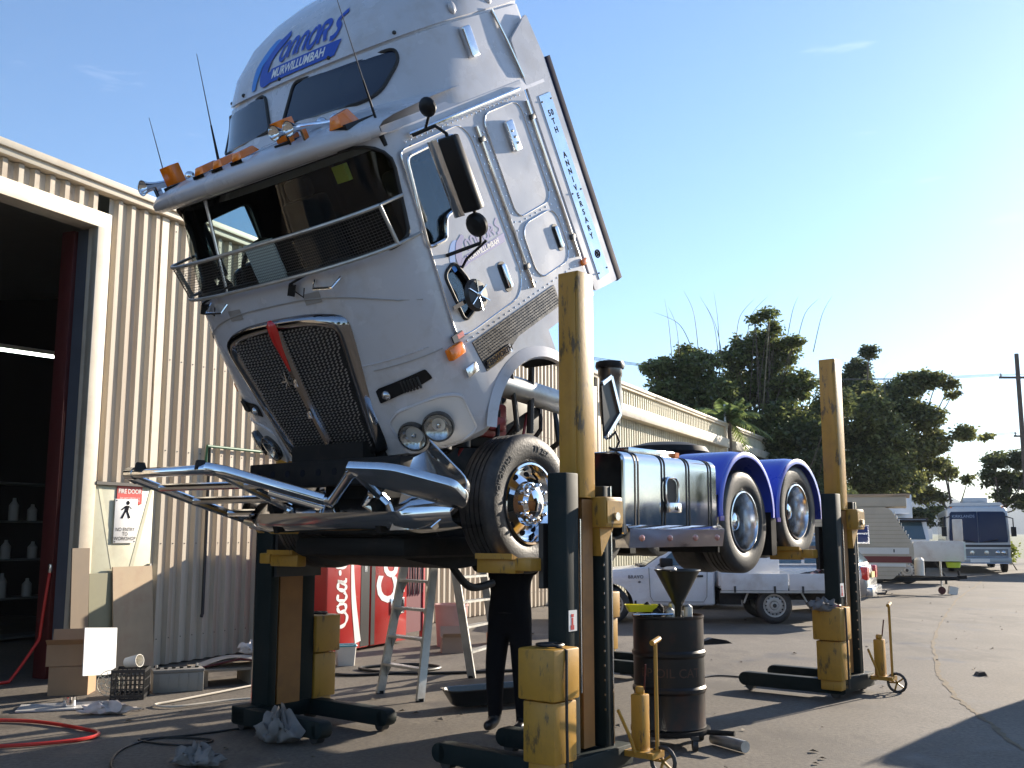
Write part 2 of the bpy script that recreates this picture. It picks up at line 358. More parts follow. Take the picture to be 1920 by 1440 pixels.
M().box(-9, -1.0, -.075, .2, 5.41, 5.61).build('lintel', FLASH, SH, bevel=.006)
M().box(-1.20, -1.0, -.075, .03, 0, 5.42).box(-1.20, -1.14, -.0749, .09, 0, 5.41).build('door_jamb', FLASH, SH, bevel=.006)
M().box(-1.19, -1.15, .095, .28, 0, 5.4).build('inner_jamb', mat('grey_blue_steel', (.09, .10, .12), .5, var=.1), SH)
M().box(-1.21, -1.10, .30, .50, 0, 5.4).box(-1.24, -1.21, .29, .51, 0, 5.4).build('steel_column', REDP, SH, bevel=.01)
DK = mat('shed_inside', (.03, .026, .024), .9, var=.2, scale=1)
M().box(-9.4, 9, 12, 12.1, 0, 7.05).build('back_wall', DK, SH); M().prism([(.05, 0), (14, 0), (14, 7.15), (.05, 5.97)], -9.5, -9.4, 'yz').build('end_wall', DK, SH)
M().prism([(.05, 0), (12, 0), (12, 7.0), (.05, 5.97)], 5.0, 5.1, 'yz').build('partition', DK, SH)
M().add([(-9.6, -.05, 5.98), (44.8, -.05, 5.98), (44.8, 14, 7.2), (-9.6, 14, 7.2), (-9.6, -.05, 6.03), (44.8, -.05, 6.03), (44.8, 14, 7.25), (-9.6, 14, 7.25)],
        [(3, 2, 1, 0), (4, 5, 6, 7), (0, 1, 5, 4), (1, 2, 6, 5), (2, 3, 7, 6), (3, 0, 4, 7)]).build('roof', mat('roof_iron', (.4, .38, .34), .5, .3, var=.1), SH)
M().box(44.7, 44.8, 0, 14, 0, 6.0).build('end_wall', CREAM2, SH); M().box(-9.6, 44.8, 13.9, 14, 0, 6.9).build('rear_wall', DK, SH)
# sliding-door hoods and mullion posts along the far part
for a, b2, z0 in ((15.9, 29.2, 4.98), (30.3, 41.5, 4.98)):
    M().box(a, b2, -.34, -.062, z0, z0 + .34).build('door_hood', FLASH, SH, bevel=.01)
for a in (15.6, 29.6): M().box(a - .09, a + .09, -.16, -.062, 0, 5.84).build('pilaster', FLASH, SH)
M().box(9.55, 9.75, -.10, -.062, 0, 5.84).build('pilaster', mat('rust_post', (.12, .05, .04), .7), SH)
M().cyl((29.6, -.1, 5.9), (29.6, -.1, 6.75), .05, n=8).build('vent_pipe', ALUD, SH)
# fire door
fd = M().box(-.97, -.035, -.03, .03, .03, 2.26).build('fire_door', DOORC, SH, bevel=.004)
M().box(-1.0, .0, -.085, -.028, 2.262, 2.30).build('door_head', mat('door_head_dark', (.05, .045, .04), .6), fd)
M().prism([(-.93, 2.24), (-.88, 2.24), (-.60, 1.25), (-.66, 1.25)], -.034, -.031).prism([(-.10, 2.24), (-.05, 2.24), (-.32, 1.25), (-.38, 1.25)], -.034, -.031).build('brace', DOORC, fd)
M().box(-.075, -.05, -.07, -.03, .95, 1.30).build('door_handle', ALUD, fd)
# pipes and rail on the wall
M().tube([(.86, -.11, 2.86), (.86, -.11, .62), (.83, -.12, .58)], .022, 8).build('drain_pipe', CABLE, SH)
M().tube([(.80, -.10, 2.60), (.80, -.12, 2.86), (1.5, -.12, 2.86), (2.4, -.12, 2.86)], .02, 8).build('pipe_rail', mat('green_pipe', (.02, .12, .06), .5), SH)
RUST = mat('rust_stain_panel', (.40, .17, .04), .8, var=.35, scale=6, stretch=(4, 4, .5))
M().box(2.10, 2.20, -.066, -.061, .1, 1.75).build('rusty_strip', RUST, SH)
# ---- things fixed to or leaning on the shed
def onwall(s_, out, z): 
    c, n = math.cos(R(64)), math.sin(R(64)); return (-4.62 + s_ * c + out * n, 13.04 + s_ * n - out * c, z)
def wallthing(name, label, cat, s_, out, z, group=None): return thing(name, label, cat, onwall(s_, out, z), R(64), group)
t = wallthing('fire_door_sign', 'red FIRE DOOR sign high on the pale fire door', 'sign', -.44, .04, 2.15)
M().box(-.20, .20, -.004, .004, -.11, .11).build('sign_plate', SIGNR, t)
text_part('FIRE DOOR', 'lettering', SIGNW, t, frame_fn((0, -.005, .045), (1, 0, 0), (0, 0, 1), .002), size=.078, offset=.001, space=.92)
text_part('DO NOT OBSTRUCT\nDO NOT KEEP OPEN', 'lettering', SIGNW, t, frame_fn((0, -.005, -.055), (1, 0, 0), (0, 0, 1), .002), size=.034, lspace=.85)
t = wallthing('no_entry_sign', 'white NO ENTRY TO WORKSHOP sign with walking figure on the fire door', 'sign', -.50, .055, 1.83)
M().box(-.175, .175, -.003, .005, -.27, .27).build('sign_plate', SIGNW, t, bevel=.002)
text_part('NO ENTRY\nTO\nWORKSHOP', 'lettering', INK, t, frame_fn((0, -.005, -.16), (1, 0, 0), (0, 0, 1), .002), size=.062, lspace=.9)
fg = M()
for poly in ([(-.01, .1), (.05, .1), (.03, .02), (-.03, .02)], [(-.03, .03), (.0, .03), (-.05, -.06), (-.085, -.055)], [(0, .03), (.03, .03), (.075, -.05), (.04, -.06)], [(-.01, .1), (0, .08), (-.07, .04), (-.075, .055)], [(.04, .1), (.05, .085), (.09, .05), (.085, .07)]):
    fg.add([(a, -.0065, b + .09) for a, b in poly], [(0, 1, 2, 3)])
fg.add([(.025 + .028 * math.cos(i * .7), -.0065, .225 + .028 * math.sin(i * .7)) for i in range(9)], [tuple(range(9))])
fg.build('pedestrian_symbol', INK, t, smooth=0)
for q in ((-.155, .25), (.155, .25), (-.155, -.25), (.155, -.25)): M().cyl((q[0], -.008, q[1]), (q[0], -.003, q[1]), .008, n=8).build('screw', STEELD, t)
def leaning(name, label, s_, w_, h_, out, m_, cat='board', lean=.09):
    t_ = M().box(0, w_, -.009, .009, 0, h_).build(name, m_, None, onwall(s_, out, .01), (0, 0, 0)); t_.rotation_euler = (-lean, 0, R(64)); return tag(t_, label, cat)
leaning('plywood_sheet', 'tall pale plywood sheet leaning against the fire door', -.69, .63, 1.27, .20, PLY)
leaning('grey_board', 'narrow grey-green board leaning behind the plywood on the fire door', -1.02, .42, 1.20, .14, mat('grey_green_board', (.22, .21, .13), .7, var=.1), lean=.06)
leaning('dark_offcut', 'dark offcut board propped against the door jamb', -1.30, .25, 1.5, .16, mat('dark_board', (.20, .15, .10), .7, var=.15), lean=.05)
t = wallthing('yellow_brace', 'yellow sloping steel brace leaning on the wall beside the lift', 'brace', 2.55, .3, 0)
M().bar((-.5, .2, 1.98), (.3, -.1, .6), .05, .03).bar((.3, -.1, .6), (.55, -.2, .01), .05, .03).build('bar', mat('yellow_brace_paint', (.55, .36, .06), .5, var=.1), t)
# inside the shed
t = thing('fluorescent_light', 'lit fluorescent tube hanging inside the dark workshop', 'light', (-7.6, 15.8, 4.5), R(52))
M().box(-.62, .62, -.05, .05, .03, .09).build('fitting', OFFW, t); M().cyl((-.6, 0, 0), (.6, 0, 0), .019, n=10).build('tube', mat('lit_tube', (.9, .95, .9), .4, emit=((.85, 1., .9), 4.5)), t)
t = wallthing('storage_rack', 'dim steel storage rack inside the workshop doorway', 'rack', -.3, -4.2, 0)
for z in (.05, .65, 1.25, 1.85, 2.45): M().box(0, 2.6, 0, .5, z, z + .03).build('shelf', mat('rack_grey', (.10, .10, .09), .6), t)
for a in (0, 2.56):
    for b2 in (0, .46): M().box(a, a + .04, b2, b2 + .04, 0, 2.9).build('upright', mat('rack_grey', (.1, .1, .09)), t)
bk = M().lathe([(.001, 0), (.07, 0), (.075, .02), (.075, .2), (.03, .26), (.025, .3), (.001, .3)], n=12).mesh('bottle'); bk.materials.append(mat('dusty_bottle', (.35, .33, .29), .6))
for i in range(16):
    z = (.68, 1.28, 1.88)[i % 3]; o = put('plastic_bottle', bk, None, None, onwall(-.15 + .47 * (i // 3) + random.uniform(-.08, .08), -4.35, z)); o.scale = (1, 1, random.uniform(.7, 1.3))
    tag(o, 'pale plastic bottle on the rack in the dark workshop', 'bottle', 'bottles on the workshop rack')
k = M(); pts = []
for i in range(40):
    tt = i / 39; s_ = -1.26 - .05 * math.sin(tt * 3) - max(0, tt - .45) * 1.1; z = 1.25 * (1 - tt / .8) ** 1.2 if tt < .8 else .02
    pts.append(onwall(s_, -.30 - .1 * tt, max(.02, z)))
k.tube(pts, .018, 8); tag(k.build('air_hose', HOSER), 'red air hose hanging down the workshop door jamb to the floor', 'hose')
tag(M().lathe([(.001, 0), (.02, 0), (.028, .03), (.02, .10), (.001, .1)], n=10).build('hose_coupling', ALU, None, onwall(-1.26, -.30, 1.22)), 'small metal coupling at the top of the red air hose', 'coupling')
# ================================================================ the truck (local: x back from front hub, y to far side, z up)
TA = 39.0
TR = thing('prime_mover', 'white cab-over prime mover raised on column lifts with its cab tilted forward', 'truck', (-.7845, 8.255, 0), R(90 - TA))
CL = (-.83, 0, 3.039); CR = (0, -R(32), 0)
def cab(k, name, m_, **kw): return k.build(name, m_, TR, CL, CR, **kw)
def lerp_tab(tab, u):
    if u <= tab[0][0]: return tab[0][1:]
    for a, b in zip(tab, tab[1:]):
        if u <= b[0]:
            t = (u - a[0]) / (b[0] - a[0]); return tuple(p * (1 - t) + q * t for p, q in zip(a[1:], b[1:]))
    return tab[-1][1:]
LOW = [(-.76, -.30, 1.17), (-.70, -.40, 1.2), (-.3, -.45, 1.2), (.3, -.46, 1.2), (.7, -.43, 1.2), (1.0, -.38, 1.2), (1.44, -.26, 1.19), (1.49, -.23, 1.17)]
def Sf(y, u, off=0):
    bf, hw = lerp_tab(LOW, u); q = min(.9999, abs(y) / hw); return bf + .62 * (1 - (1 - q ** 3) ** (1 / 3)) - off
def plan(u, bf, hw, br, depth, n, inset=0, m_=14, rr=.05):
    bf += inset; hw -= inset; br -= inset; pts = []
    for i in range(-m_, m_ + 1):
        t = math.pi / 2 * i / m_; s_, c_ = math.sin(t), math.cos(t)
        pts.append((bf + depth * (1 - abs(c_) ** (2 / n)), hw * math.copysign(abs(s_) ** (2 / n), s_), u))
    pts += [(br - rr, hw, u), (br - rr * .3, hw - rr * .3, u), (br, hw - rr, u), (br, -hw + rr, u), (br - rr * .3, -hw + rr * .3, u), (br - rr, -hw, u)]
    return pts
def cutter(k, name='cut'):
    o = k.build(name, [WHITE, INT], None, smooth=0); return o
# ---- main shell with real openings
k = M(); k.loft([plan(u, bf, hw, 1.78, .62, 3) for u, bf, hw in LOW])
shell = cab(k, 'cab_shell', [WHITE, INT])
WS = rpoly([(-1.172, .735), (1.172, .735), (1.168, 1.425), (-1.168, 1.425)], [.08, .08, .22, .22], 6)
DW = rpoly([(.14, 1.245), (.025, .635), (.24, .63), (.30, .77), (.70, .81), (.735, 1.265)], [.05, .05, .05, .06, .1, .1])
QW = rpoly([(.075, .42), (.215, .47), (.30, .30), (.28, .10), (.11, .06)], .05)
cs = []
c = M(); c.k = 1; c.loft([plan(u, bf, hw, 1.78, .62, 3, inset=.055) for u, bf, hw in [(.02, -.46, 1.2), (.7, -.43, 1.2), (1.0, -.38, 1.2), (1.44, -.26, 1.19)]]); cs.append(cutter(c))
c = M(); c.k = 1; c.prism(WS, -1.0, .10, 'yz'); cs.append(cutter(c))
c = M(); c.k = 1; c.prism(DW, -1.5, 1.5); cs.append(cutter(c))
c = M(); c.k = 1; c.prism(QW, -1.5, 1.5); cs.append(cutter(c))
c = M(); c.k = 1; c.cyl((.52, -1.5, -1.07), (.52, 1.5, -1.07), .625, n=40); cs.append(cutter(c))
c = M(); c.k = 1; c.box(1.0, 2.0, -1.5, 1.5, -1.2, -.38); cs.append(cutter(c))
c = M(); c.k = 1; c.box(-.1, 1.9, -.85, .85, -1.2, -.12); cs.append(cutter(c))
for q in cs: q.matrix_world = TR.matrix_world @ Matrix.Translation(CL) @ Matrix.Rotation(-R(32), 4, 'Y')
bpy.context.view_layer.update()
_mw = shell.matrix_world.copy()
for q in cs: q.matrix_world = _mw
bool_diff(shell, cs, 14)
def surf_panel(S, poly, off, nr=10, nc=24):
    us = [p[1] for p in poly]; u0, u1 = min(us), max(us); rows = []
    for i in range(nr + 1):
        t = i / nr; t = (1 - math.cos(math.pi * t)) / 2; u = u0 + (u1 - u0) * (.0015 + .997 * t); xs_ = []
        for a, b in zip(poly, poly[1:] + poly[:1]):
            if (a[1] - u) * (b[1] - u) <= 0 and abs(a[1] - b[1]) > 1e-9: xs_.append(a[0] + (b[0] - a[0]) * (u - a[1]) / (b[1] - a[1]))
        y0, y1 = min(xs_), max(xs_); rows.append([(S(y0 + (y1 - y0) * j / nc, u) - off, y0 + (y1 - y0) * j / nc, u) for j in range(nc + 1)])
    return rows
def outline(S, poly, off, r, n=6):
    k = M(); k.tube([(S(y, u) - off, y, u) for y, u in poly], r, n, closed=True); return k
# windscreen
wsg = rrect(-1.168, 1.168, .70, 1.455, .05)
wnd = cab(M().grid(surf_panel(Sf, wsg, -.028, 10, 40)), 'windscreen', WSCR, smooth=60, recalc=False)
outline(Sf, WS, .004, .014).build('rubber_seal', TRIM, wnd)
M().tube([(Sf(.43, .74) - .012, .43, .74), (Sf(.43, 1.42) - .012, .43, 1.42)], .014).build('centre_strip', ALU, wnd)
# interior: seats, wheel, dash, curtain, bunk
it = cab(M().box(-.24, .1, -.88, .88, .04, .60).box(-.26, .0, -.78, .78, .55, .68), 'dashboard', INT, bevel=.03)
st_ = M(); st_.tube([(.12 + .1 * math.cos(a) - .02 * math.sin(a), .62 + .21 * math.sin(a), .80 + .18 * math.cos(a)) for a in [i * math.pi / 10 for i in range(20)]], .018, 8, closed=True)
st_.bar((.12, .62, .8), (0, .62, .6), .05, .05); cab(st_, 'steering_wheel', BLACK)
for y in (.6, -.6): cab(M().box(.35, .8, y - .25, y + .25, .1, .55).box(.72, .86, y - .24, y + .24, .5, 1.15).box(.74, .84, y - .14, y + .14, 1.15, 1.32), 'seat', mat('seat_cloth', (.02, .022, .03), .9), bevel=.04)
cab(M().box(.05, .09, -.72, -.60, 1.22, 1.34), 'dash_tag', mat('lime_tag', (.45, .55, .05), .6))
cab(M().box(-.22, -.20, -.02, .30, .72, 1.02), 'windscreen_paper', PAPER)
# ---- sun visor / lower roof
k = M(); rows = []
prof = [(-.20, 1.45), (-.30, 1.432), (-.40, 1.44), (-.455, 1.475), (-.455, 1.53), (-.40, 1.575), (-.28, 1.605), (-.05, 1.625), (.3, 1.645), (.65, 1.65)]
for i in range(41):
    y = -1.2 + 2.4 * i / 40; q = min(.9995, abs(y) / 1.205); c = .60 * (1 - (1 - q ** 3) ** (1 / 3)); kk = 1 - .42 * q ** 5
    rows.append([(b + c * (1 if b < .3 else .7), y, 1.432 + (u - 1.432) * kk) for b, u in prof])
k.grid(rows); vis = cab(k, 'sun_visor', WHITE, smooth=80)
# ---- raised roof
UP = [(1.36, -.02, 1.195), (1.60, .16, 1.175), (1.77, .30, 1.165), (1.99, .45, 1.16), (1.997, .47, 1.15), (2.01, .47, 1.15), (2.017, .455, 1.16), (2.2, .62, 1.145), (2.38, .88, 1.11), (2.5, 1.15, 1.05), (2.58, 1.45, .94), (2.62, 1.75, .75)]
k = M(); k.loft([plan(u, bf, hw, 2.13, min(.9, 2.0 - bf) if u < 2.4 else 2.05 - bf, 2.4, rr=.08) for u, bf, hw in UP])
roof = cab(k, 'raised_roof', WHITE, smooth=40)
def Su(y, u):
    bf, hw = lerp_tab(UP, u); q = min(.9999, abs(y) / hw); return bf + min(.9, 2.0 - bf) * (1 - (1 - q ** 2.4) ** (1 / 2.4))
for s_ in (-1, 1):
    pl = [(s_ * .07, 1.725), (s_ * .80, 1.68), (s_ * .90, 1.70), (s_ * .985, 1.86), (s_ * .96, 1.95), (s_ * .17, 1.983)]
    pl = rpoly(pl, [.04, .06, .06, .05, .05, .05]); 
    wn = cab(M().grid(surf_panel(Su, pl, .008, 12, 28)), 'roof_window', mat('roof_tint', (.012, .018, .035), .08, coat=.3), smooth=60, recalc=False)
    outline(Su, pl, .010, .013).build('rubber_seal', TRIM, wn)
for y in (-.95, -.5, 0, .5, .95):
    cab(M().ball((Su(y, 2.05) - .004, y, 2.05), .016, 8), 'fixing_stud', STEELD)
for b in (1.25, 1.72):
    cab(M().ball((b, -1.155, 2.09), .04, 10, (1, .5, 1.2)), 'clearance_stud', WHITE)
cab(M().tube([(1.70, -1.17, 2.0), (1.745, -1.185, 1.75), (1.78, -1.20, 1.45)], .012), 'roof_trim', CHROME)
# logo lettering on the raised roof
LY0, LU0 = -.08, 2.20
def roof_fn(x, y, z):
    yy = LY0 - x * 1.08; u = LU0 + y * 1.18; return (Su(yy, u) - .012 - z, yy, u)
def strip(fn, pts, widths, n=1):
    a = []; b = []
    for i, p in enumerate(pts):
        q0 = Vector(pts[max(0, i - 1)]); q1 = Vector(pts[min(len(pts) - 1, i + 1)]); d = (q1 - q0).normalized(); nn = Vector((-d.y, d.x)) * widths[i] * .5
        a.append(fn(p[0] + nn.x, p[1] + nn.y, 0)); b.append(fn(p[0] - nn.x, p[1] - nn.y, 0))
    return M().grid([a, b])
def spl(P, n=20):
    out = []; k_ = len(P)
    for i in range(k_ - 1):
        p0 = Vector(P[max(0, i - 1)]); p1 = Vector(P[i]); p2 = Vector(P[i + 1]); p3 = Vector(P[min(k_ - 1, i + 2)])
        for j in range(n):
            t = j / n; out.append(tuple(.5 * ((2 * p1) + (p2 - p0) * t + (2 * p0 - 5 * p1 + 4 * p2 - p3) * t * t + (3 * p1 - p0 - 3 * p2 + p3) * t ** 3)))
    out.append(tuple(P[-1])); return out
C1 = spl([(-.20, .075), (-.27, .09), (-.34, .03), (-.38, -.07), (-.375, -.13)], 8); C2 = spl([(-.12, .13), (-.16, .10), (-.22, .06), (-.27, -.03), (-.265, -.085), (-.21, -.095), (-.15, -.075)], 8)
def swoosh(fn, parent, names, mats):
    n1 = len(C1); strip(fn, C1, [.016 + .062 * math.sin(math.pi * min(1, .15 + i / n1 * .75)) for i in range(n1)]).build(names, mats[1], parent, smooth=0, recalc=False)
    n2 = len(C2); strip(lambda x, y, z: fn(x, y, z + .001), C2, [.020 + .068 * math.sin(math.pi * (.08 + .78 * i / n2)) for i in range(n2)]).build(names, mats[0], parent, smooth=0, recalc=False)
GL = {'O': [[(.27, 1), (.06, .78), (.0, .42), (.10, .06), (.28, 0), (.50, .22), (.56, .6), (.46, .94), (.27, 1)]], 'n': [[(0, 0), (.03, .6), (.14, .94), (.34, 1), (.49, .84), (.50, .5), (.48, 0)]],
      'R': [[(0, 0), (.02, .55), (.05, .95), (.34, 1), (.52, .80), (.40, .56), (.16, .50)], [(.30, .52), (.40, .3), (.46, 0)]], 'S': [[(.62, 1.12), (.40, 1.0), (.20, .82), (.26, .62), (.40, .44), (.38, .18), (.18, .0), (-.02, -.02)]]}
def connors(fn, parent, nm, m_):
    x0 = -.115
    for i, ch in enumerate('OnnORS'):
        hgt = .092 * (1 + .045 * i); wd = hgt * 1.28
        for st in GL[ch]:
            P_ = spl([(x0 + (x_ - .14 * y_) * wd, -.018 + y_ * hgt) for x_, y_ in st], 6); strip(lambda x, y, z: fn(x, y, z + .0005), P_, [hgt * .25] * len(P_)).build(nm, m_, parent, smooth=0, recalc=False)
        x0 += wd * .76
connors(roof_fn, roof, 'roof_lettering', LOGOB)
swoosh(roof_fn, roof, 'roof_swoosh', (LOGOB, LOGOL))
def banner(fn, parent, nm, m_):
    a = []; b = []
    for i in range(13):
        t = i / 12; a.append(fn(-.22 + .66 * t + .03, -.045, 0)); b.append(fn(-.22 + .66 * t - .005, -.125, 0))
    M().grid([a, b]).build(nm, m_, parent, smooth=0, recalc=False)
banner(roof_fn, roof, 'roof_banner', LOGOB)
vs, fs = text_geo('MURWILLUMBAH', size=.066, shear=.12, offset=.002, space=1.0)
M().add([roof_fn(x + .09, y - .083, .003) for x, y, z in vs], fs).build('roof_lettering', SIGNW, roof, smooth=0, recalc=False)
# ---- doors, sleeper lockers, side trim (left/near side first, mirrored to the far side)
DO = rpoly([(.10, 1.30), (-.02, .0), (.13, -.035), (.78, -.02), (.90, .10), (.88, 1.20), (.80, 1.31)], [.06, .06, .08, .1, .1, .12, .1])
for s_ in (-1, 1):
    k = M(); k.prism(DO, s_ * 1.193, s_ * 1.208); door = cab(k, 'door', [WHITE, INT], smooth=0)
    c1 = M(); c1.prism(DW, -2, 2); c2 = M(); c2.prism(QW, -2, 2); q = [cutter(c1), cutter(c2)]
    bpy.context.view_layer.update()
    for o in q: o.matrix_world = door.matrix_world
    bool_diff(door, q)
    M().tube([(b, s_ * 1.207, u) for b, u in DO], .006, 6, closed=True).build('door_trim', CHROME if s_ < 0 else TRIM, door)
    wg = M().prism(DW, s_ * 1.172, s_ * 1.176).build('window', SIDEG, door, smooth=0); M().tube([(b, s_ * 1.21, u) for b, u in DW], .013, 6, closed=True).build('window_frame', ALU, door)
    M().prism(QW, s_ * 1.18, s_ * 1.184).build('peep_window', SIDEG, door, smooth=0); M().tube([(b, s_ * 1.211, u) for b, u in QW], .014, 6, closed=True).build('peep_frame', TRIM, door)
    M().prism(rrect(.655, .745, .06, .29, .035), s_ * 1.209, s_ * 1.213).build('handle_recess', BLACK, door, smooth=0); M().prism(rrect(.685, .735, .08, .27, .02), s_ * 1.213, s_ * 1.232).build('door_handle', CHROME, door, bevel=.006)
    M().tube([(.70, s_ * 1.213, 1.25), (.70, s_ * 1.213, .82)], .012).build('quarter_bar', TRIM, door)
    for u0, u1, r_ in ((.50, 1.31, .10), (.0, .44, .12)):
        pl = rrect(1.09, 1.60, u0, u1, r_); lk = cab(M().prism(pl, s_ * 1.195, s_ * 1.205), 'locker_door', WHITE, smooth=0)
        M().tube([(b, s_ * 1.205, u) for b, u in pl], .006, 6, closed=True).build('locker_trim', CHROME, lk)
        if u0 < .3:
            M().prism(rrect(1.465, 1.545, .10, .32, .035), s_ * 1.206, s_ * 1.210).build('handle_recess', BLACK, lk, smooth=0); M().prism(rrect(1.49, 1.535, .12, .30, .018), s_ * 1.21, s_ * 1.226).build('locker_handle', CHROME, lk, bevel=.005)
        else:
            M().prism(rrect(1.30, 1.40, .96, 1.20, .02), s_ * 1.206, s_ * 1.245).build('vent', ALU, lk, bevel=.012)
            for j in range(3): M().ball((1.335 + .012 * j, s_ * 1.247, 1.12 - .05 * j), .012, 8).build('vent_boss', ALU, lk)
    cab(M().prism(rrect(1.22, 1.32, 1.71, 1.94, .02), s_ * 1.165, s_ * 1.215), 'roof_vent', ALU, bevel=.012)
    cab(M().tube([(.25, s_ * 1.205, 1.375), (1.66, s_ * 1.205, 1.385)], .014), 'gutter_rail', CHROME)
    cab(M().tube([(.985, s_ * 1.207, 1.25), (.985, s_ * 1.207, -.02)], .016), 'door_post_trim', CHROME)
    cab(M().tube([(1.70, s_ * 1.207, 1.28), (1.70, s_ * 1.207, -.02)], .016), 'rear_post_trim', CHROME)
    for b in (.96, 1.67):
        for u in (.15, 1.15): cab(M().box(b, b + .06, min(s_ * 1.2, s_ * 1.225), max(s_ * 1.2, s_ * 1.225), u - .02, u + .02), 'hinge', STEELD, bevel=.005)
    rv = M()
    def rivet(b, u): rv.ball((b, s_ * 1.2, u), .0085, 6, (1, .6, 1))
    for i in range(18): rivet(.93, .0 + .07 * i); rivet(1.05, .0 + .07 * i); rivet(1.645, .0 + .07 * i)
    for i in range(25): rivet(.0 + .07 * i, -.07); rivet(.2 + .06 * i, 1.34)
    for i in range(7): rivet(1.12 + .075 * i, .47)
    tag(cab(rv, 'rivets', ALU), kind='stuff')
    # side extender with commemorative plate
    ex = cab(M().prism(rpoly([(1.79, 1.36), (1.79, -.36), (2.16, -.40), (2.16, 1.55), (2.1, 1.9), (1.79, 1.75)], .03), s_ * 1.17, s_ * 1.193), 'side_extender', WHITE, smooth=0)
    M().prism([(2.162, 1.54), (2.162, -.41), (2.25, -.41), (2.25, 1.54)], s_ * 1.15, s_ * 1.195).build('extender_edge', NAVY, ex, bevel=.004)
    pl = M().prism([(1.90, 1.27), (1.90, -.30), (2.075, -.30), (2.075, 1.27)], s_ * 1.194, s_ * 1.198).build('anniversary_plate', CHROME, ex, smooth=0)
    for u in (1.22, .45, -.25):
        for b in (1.918, 2.058): M().ball((b, s_ * 1.2, u), .008, 6).build('plate_screw', STEELD, pl)
    if s_ < 0:
        uu = 1.115
        for row in ('50', 'T', 'H', '', '', 'A', 'N', 'N', 'I', 'V', 'E', 'R', 'S', 'A', 'R', 'Y'):
            if row: text_part(row, 'lettering', INK, pl, (lambda uu_: (lambda x, y, z: (1.99 + x, -1.1995, uu_ + y)))(uu), size=.068, offset=.002, space=1.25)
            uu -= .0705
        M().tube([(1.99 + .032 * math.cos(i * .52), -1.20, -.10 + .032 * math.sin(i * .52)) for i in range(12)], .006, 5, closed=True).box(1.984, 1.996, -1.204, -1.199, -.12, -.08).build('plate_emblem', INK, pl)
    # perforated step panel, lettering plate and wheel-arch flare
    sp_ = cab(M().prism([(.11, -.10), (.15, -.345), (.36, -.345), (.62, -.27), (1.25, -.27), (1.25, -.10)], s_ * 1.196, s_ * 1.206), 'step_panel', mat('black_tread_plate', (.03, .03, .032), .32, .7, var=.2, scale=20), smooth=0)
    pf = M()
    for i in range(40):
        for j in range(7):
            b = .145 + i * .0275 + (j % 2) * .0137; u = -.118 - j * .021
            if u < -.26 and b > .5: continue
            pf.add([(b - .011, s_ * 1.2065, u), (b, s_ * 1.2125, u - .005), (b + .011, s_ * 1.2065, u), (b, s_ * 1.2065, u + .006)], [(0, 1, 3), (1, 2, 3), (0, 2, 1)])
    tag(pf.build('tread_studs', STEELD, sp_, smooth=0), kind='stuff')
    if s_ < 0:
        np_ = M().prism([(.175, -.335), (.48, -.335), (.48, -.272), (.175, -.272)], -1.214, -1.207).build('name_plate', CHROME, sp_)
        text_part('KENWORTH', 'lettering', INK, np_, lambda x, y, z: (.3275 + x, -1.2155, -.3035 + y), size=.058, offset=.002, space=1.0)
    fl = M(); a0 = []; a1 = []; a2 = []
    for i in range(25):
        a = R(146 - 122 * i / 24); ca, sa = math.cos(a), math.sin(a)
        a0.append((.52 + .60 * ca, s_ * 1.2, -1.07 + .60 * sa)); a1.append((.52 + .615 * ca, s_ * 1.225, -1.07 + .615 * sa)); a2.append((.52 + .70 * ca, s_ * 1.202, -1.07 + .70 * sa))
    fl.grid([a0, a1, a2]); cab(fl, 'wheel_arch_flare', WHITE, smooth=60)
    cab(M().box(1.70, 1.78, min(s_ * 1.2, s_ * 1.225), max(s_ * 1.2, s_ * 1.225), -.11, -.06), 'side_marker', ORA, bevel=.008)
# near door logo
def door_fn(x, y, z): return (.50 + x * .78, -1.2095 - z, .50 + y * .78)
sw = cab(M().add([door_fn(-.2, -.2, -.0005), door_fn(-.199, -.2, -.0005), door_fn(-.2, -.199, -.0005)], [(0, 1, 2)]), 'door_emblem', LOGOP, smooth=0)
connors(door_fn, sw, 'door_lettering', LOGOP); swoosh(door_fn, sw, 'door_swoosh', (LOGOP, LOGOL)); banner(door_fn, sw, 'door_banner', LOGOP)
vs, fs = text_geo('MURWILLUMBAH', size=.066, shear=.12, offset=.002, space=1.0)
M().add([door_fn(x + .09, y - .083, .003) for x, y, z in vs], fs).build('door_lettering', SIGNW, sw, smooth=0, recalc=False)
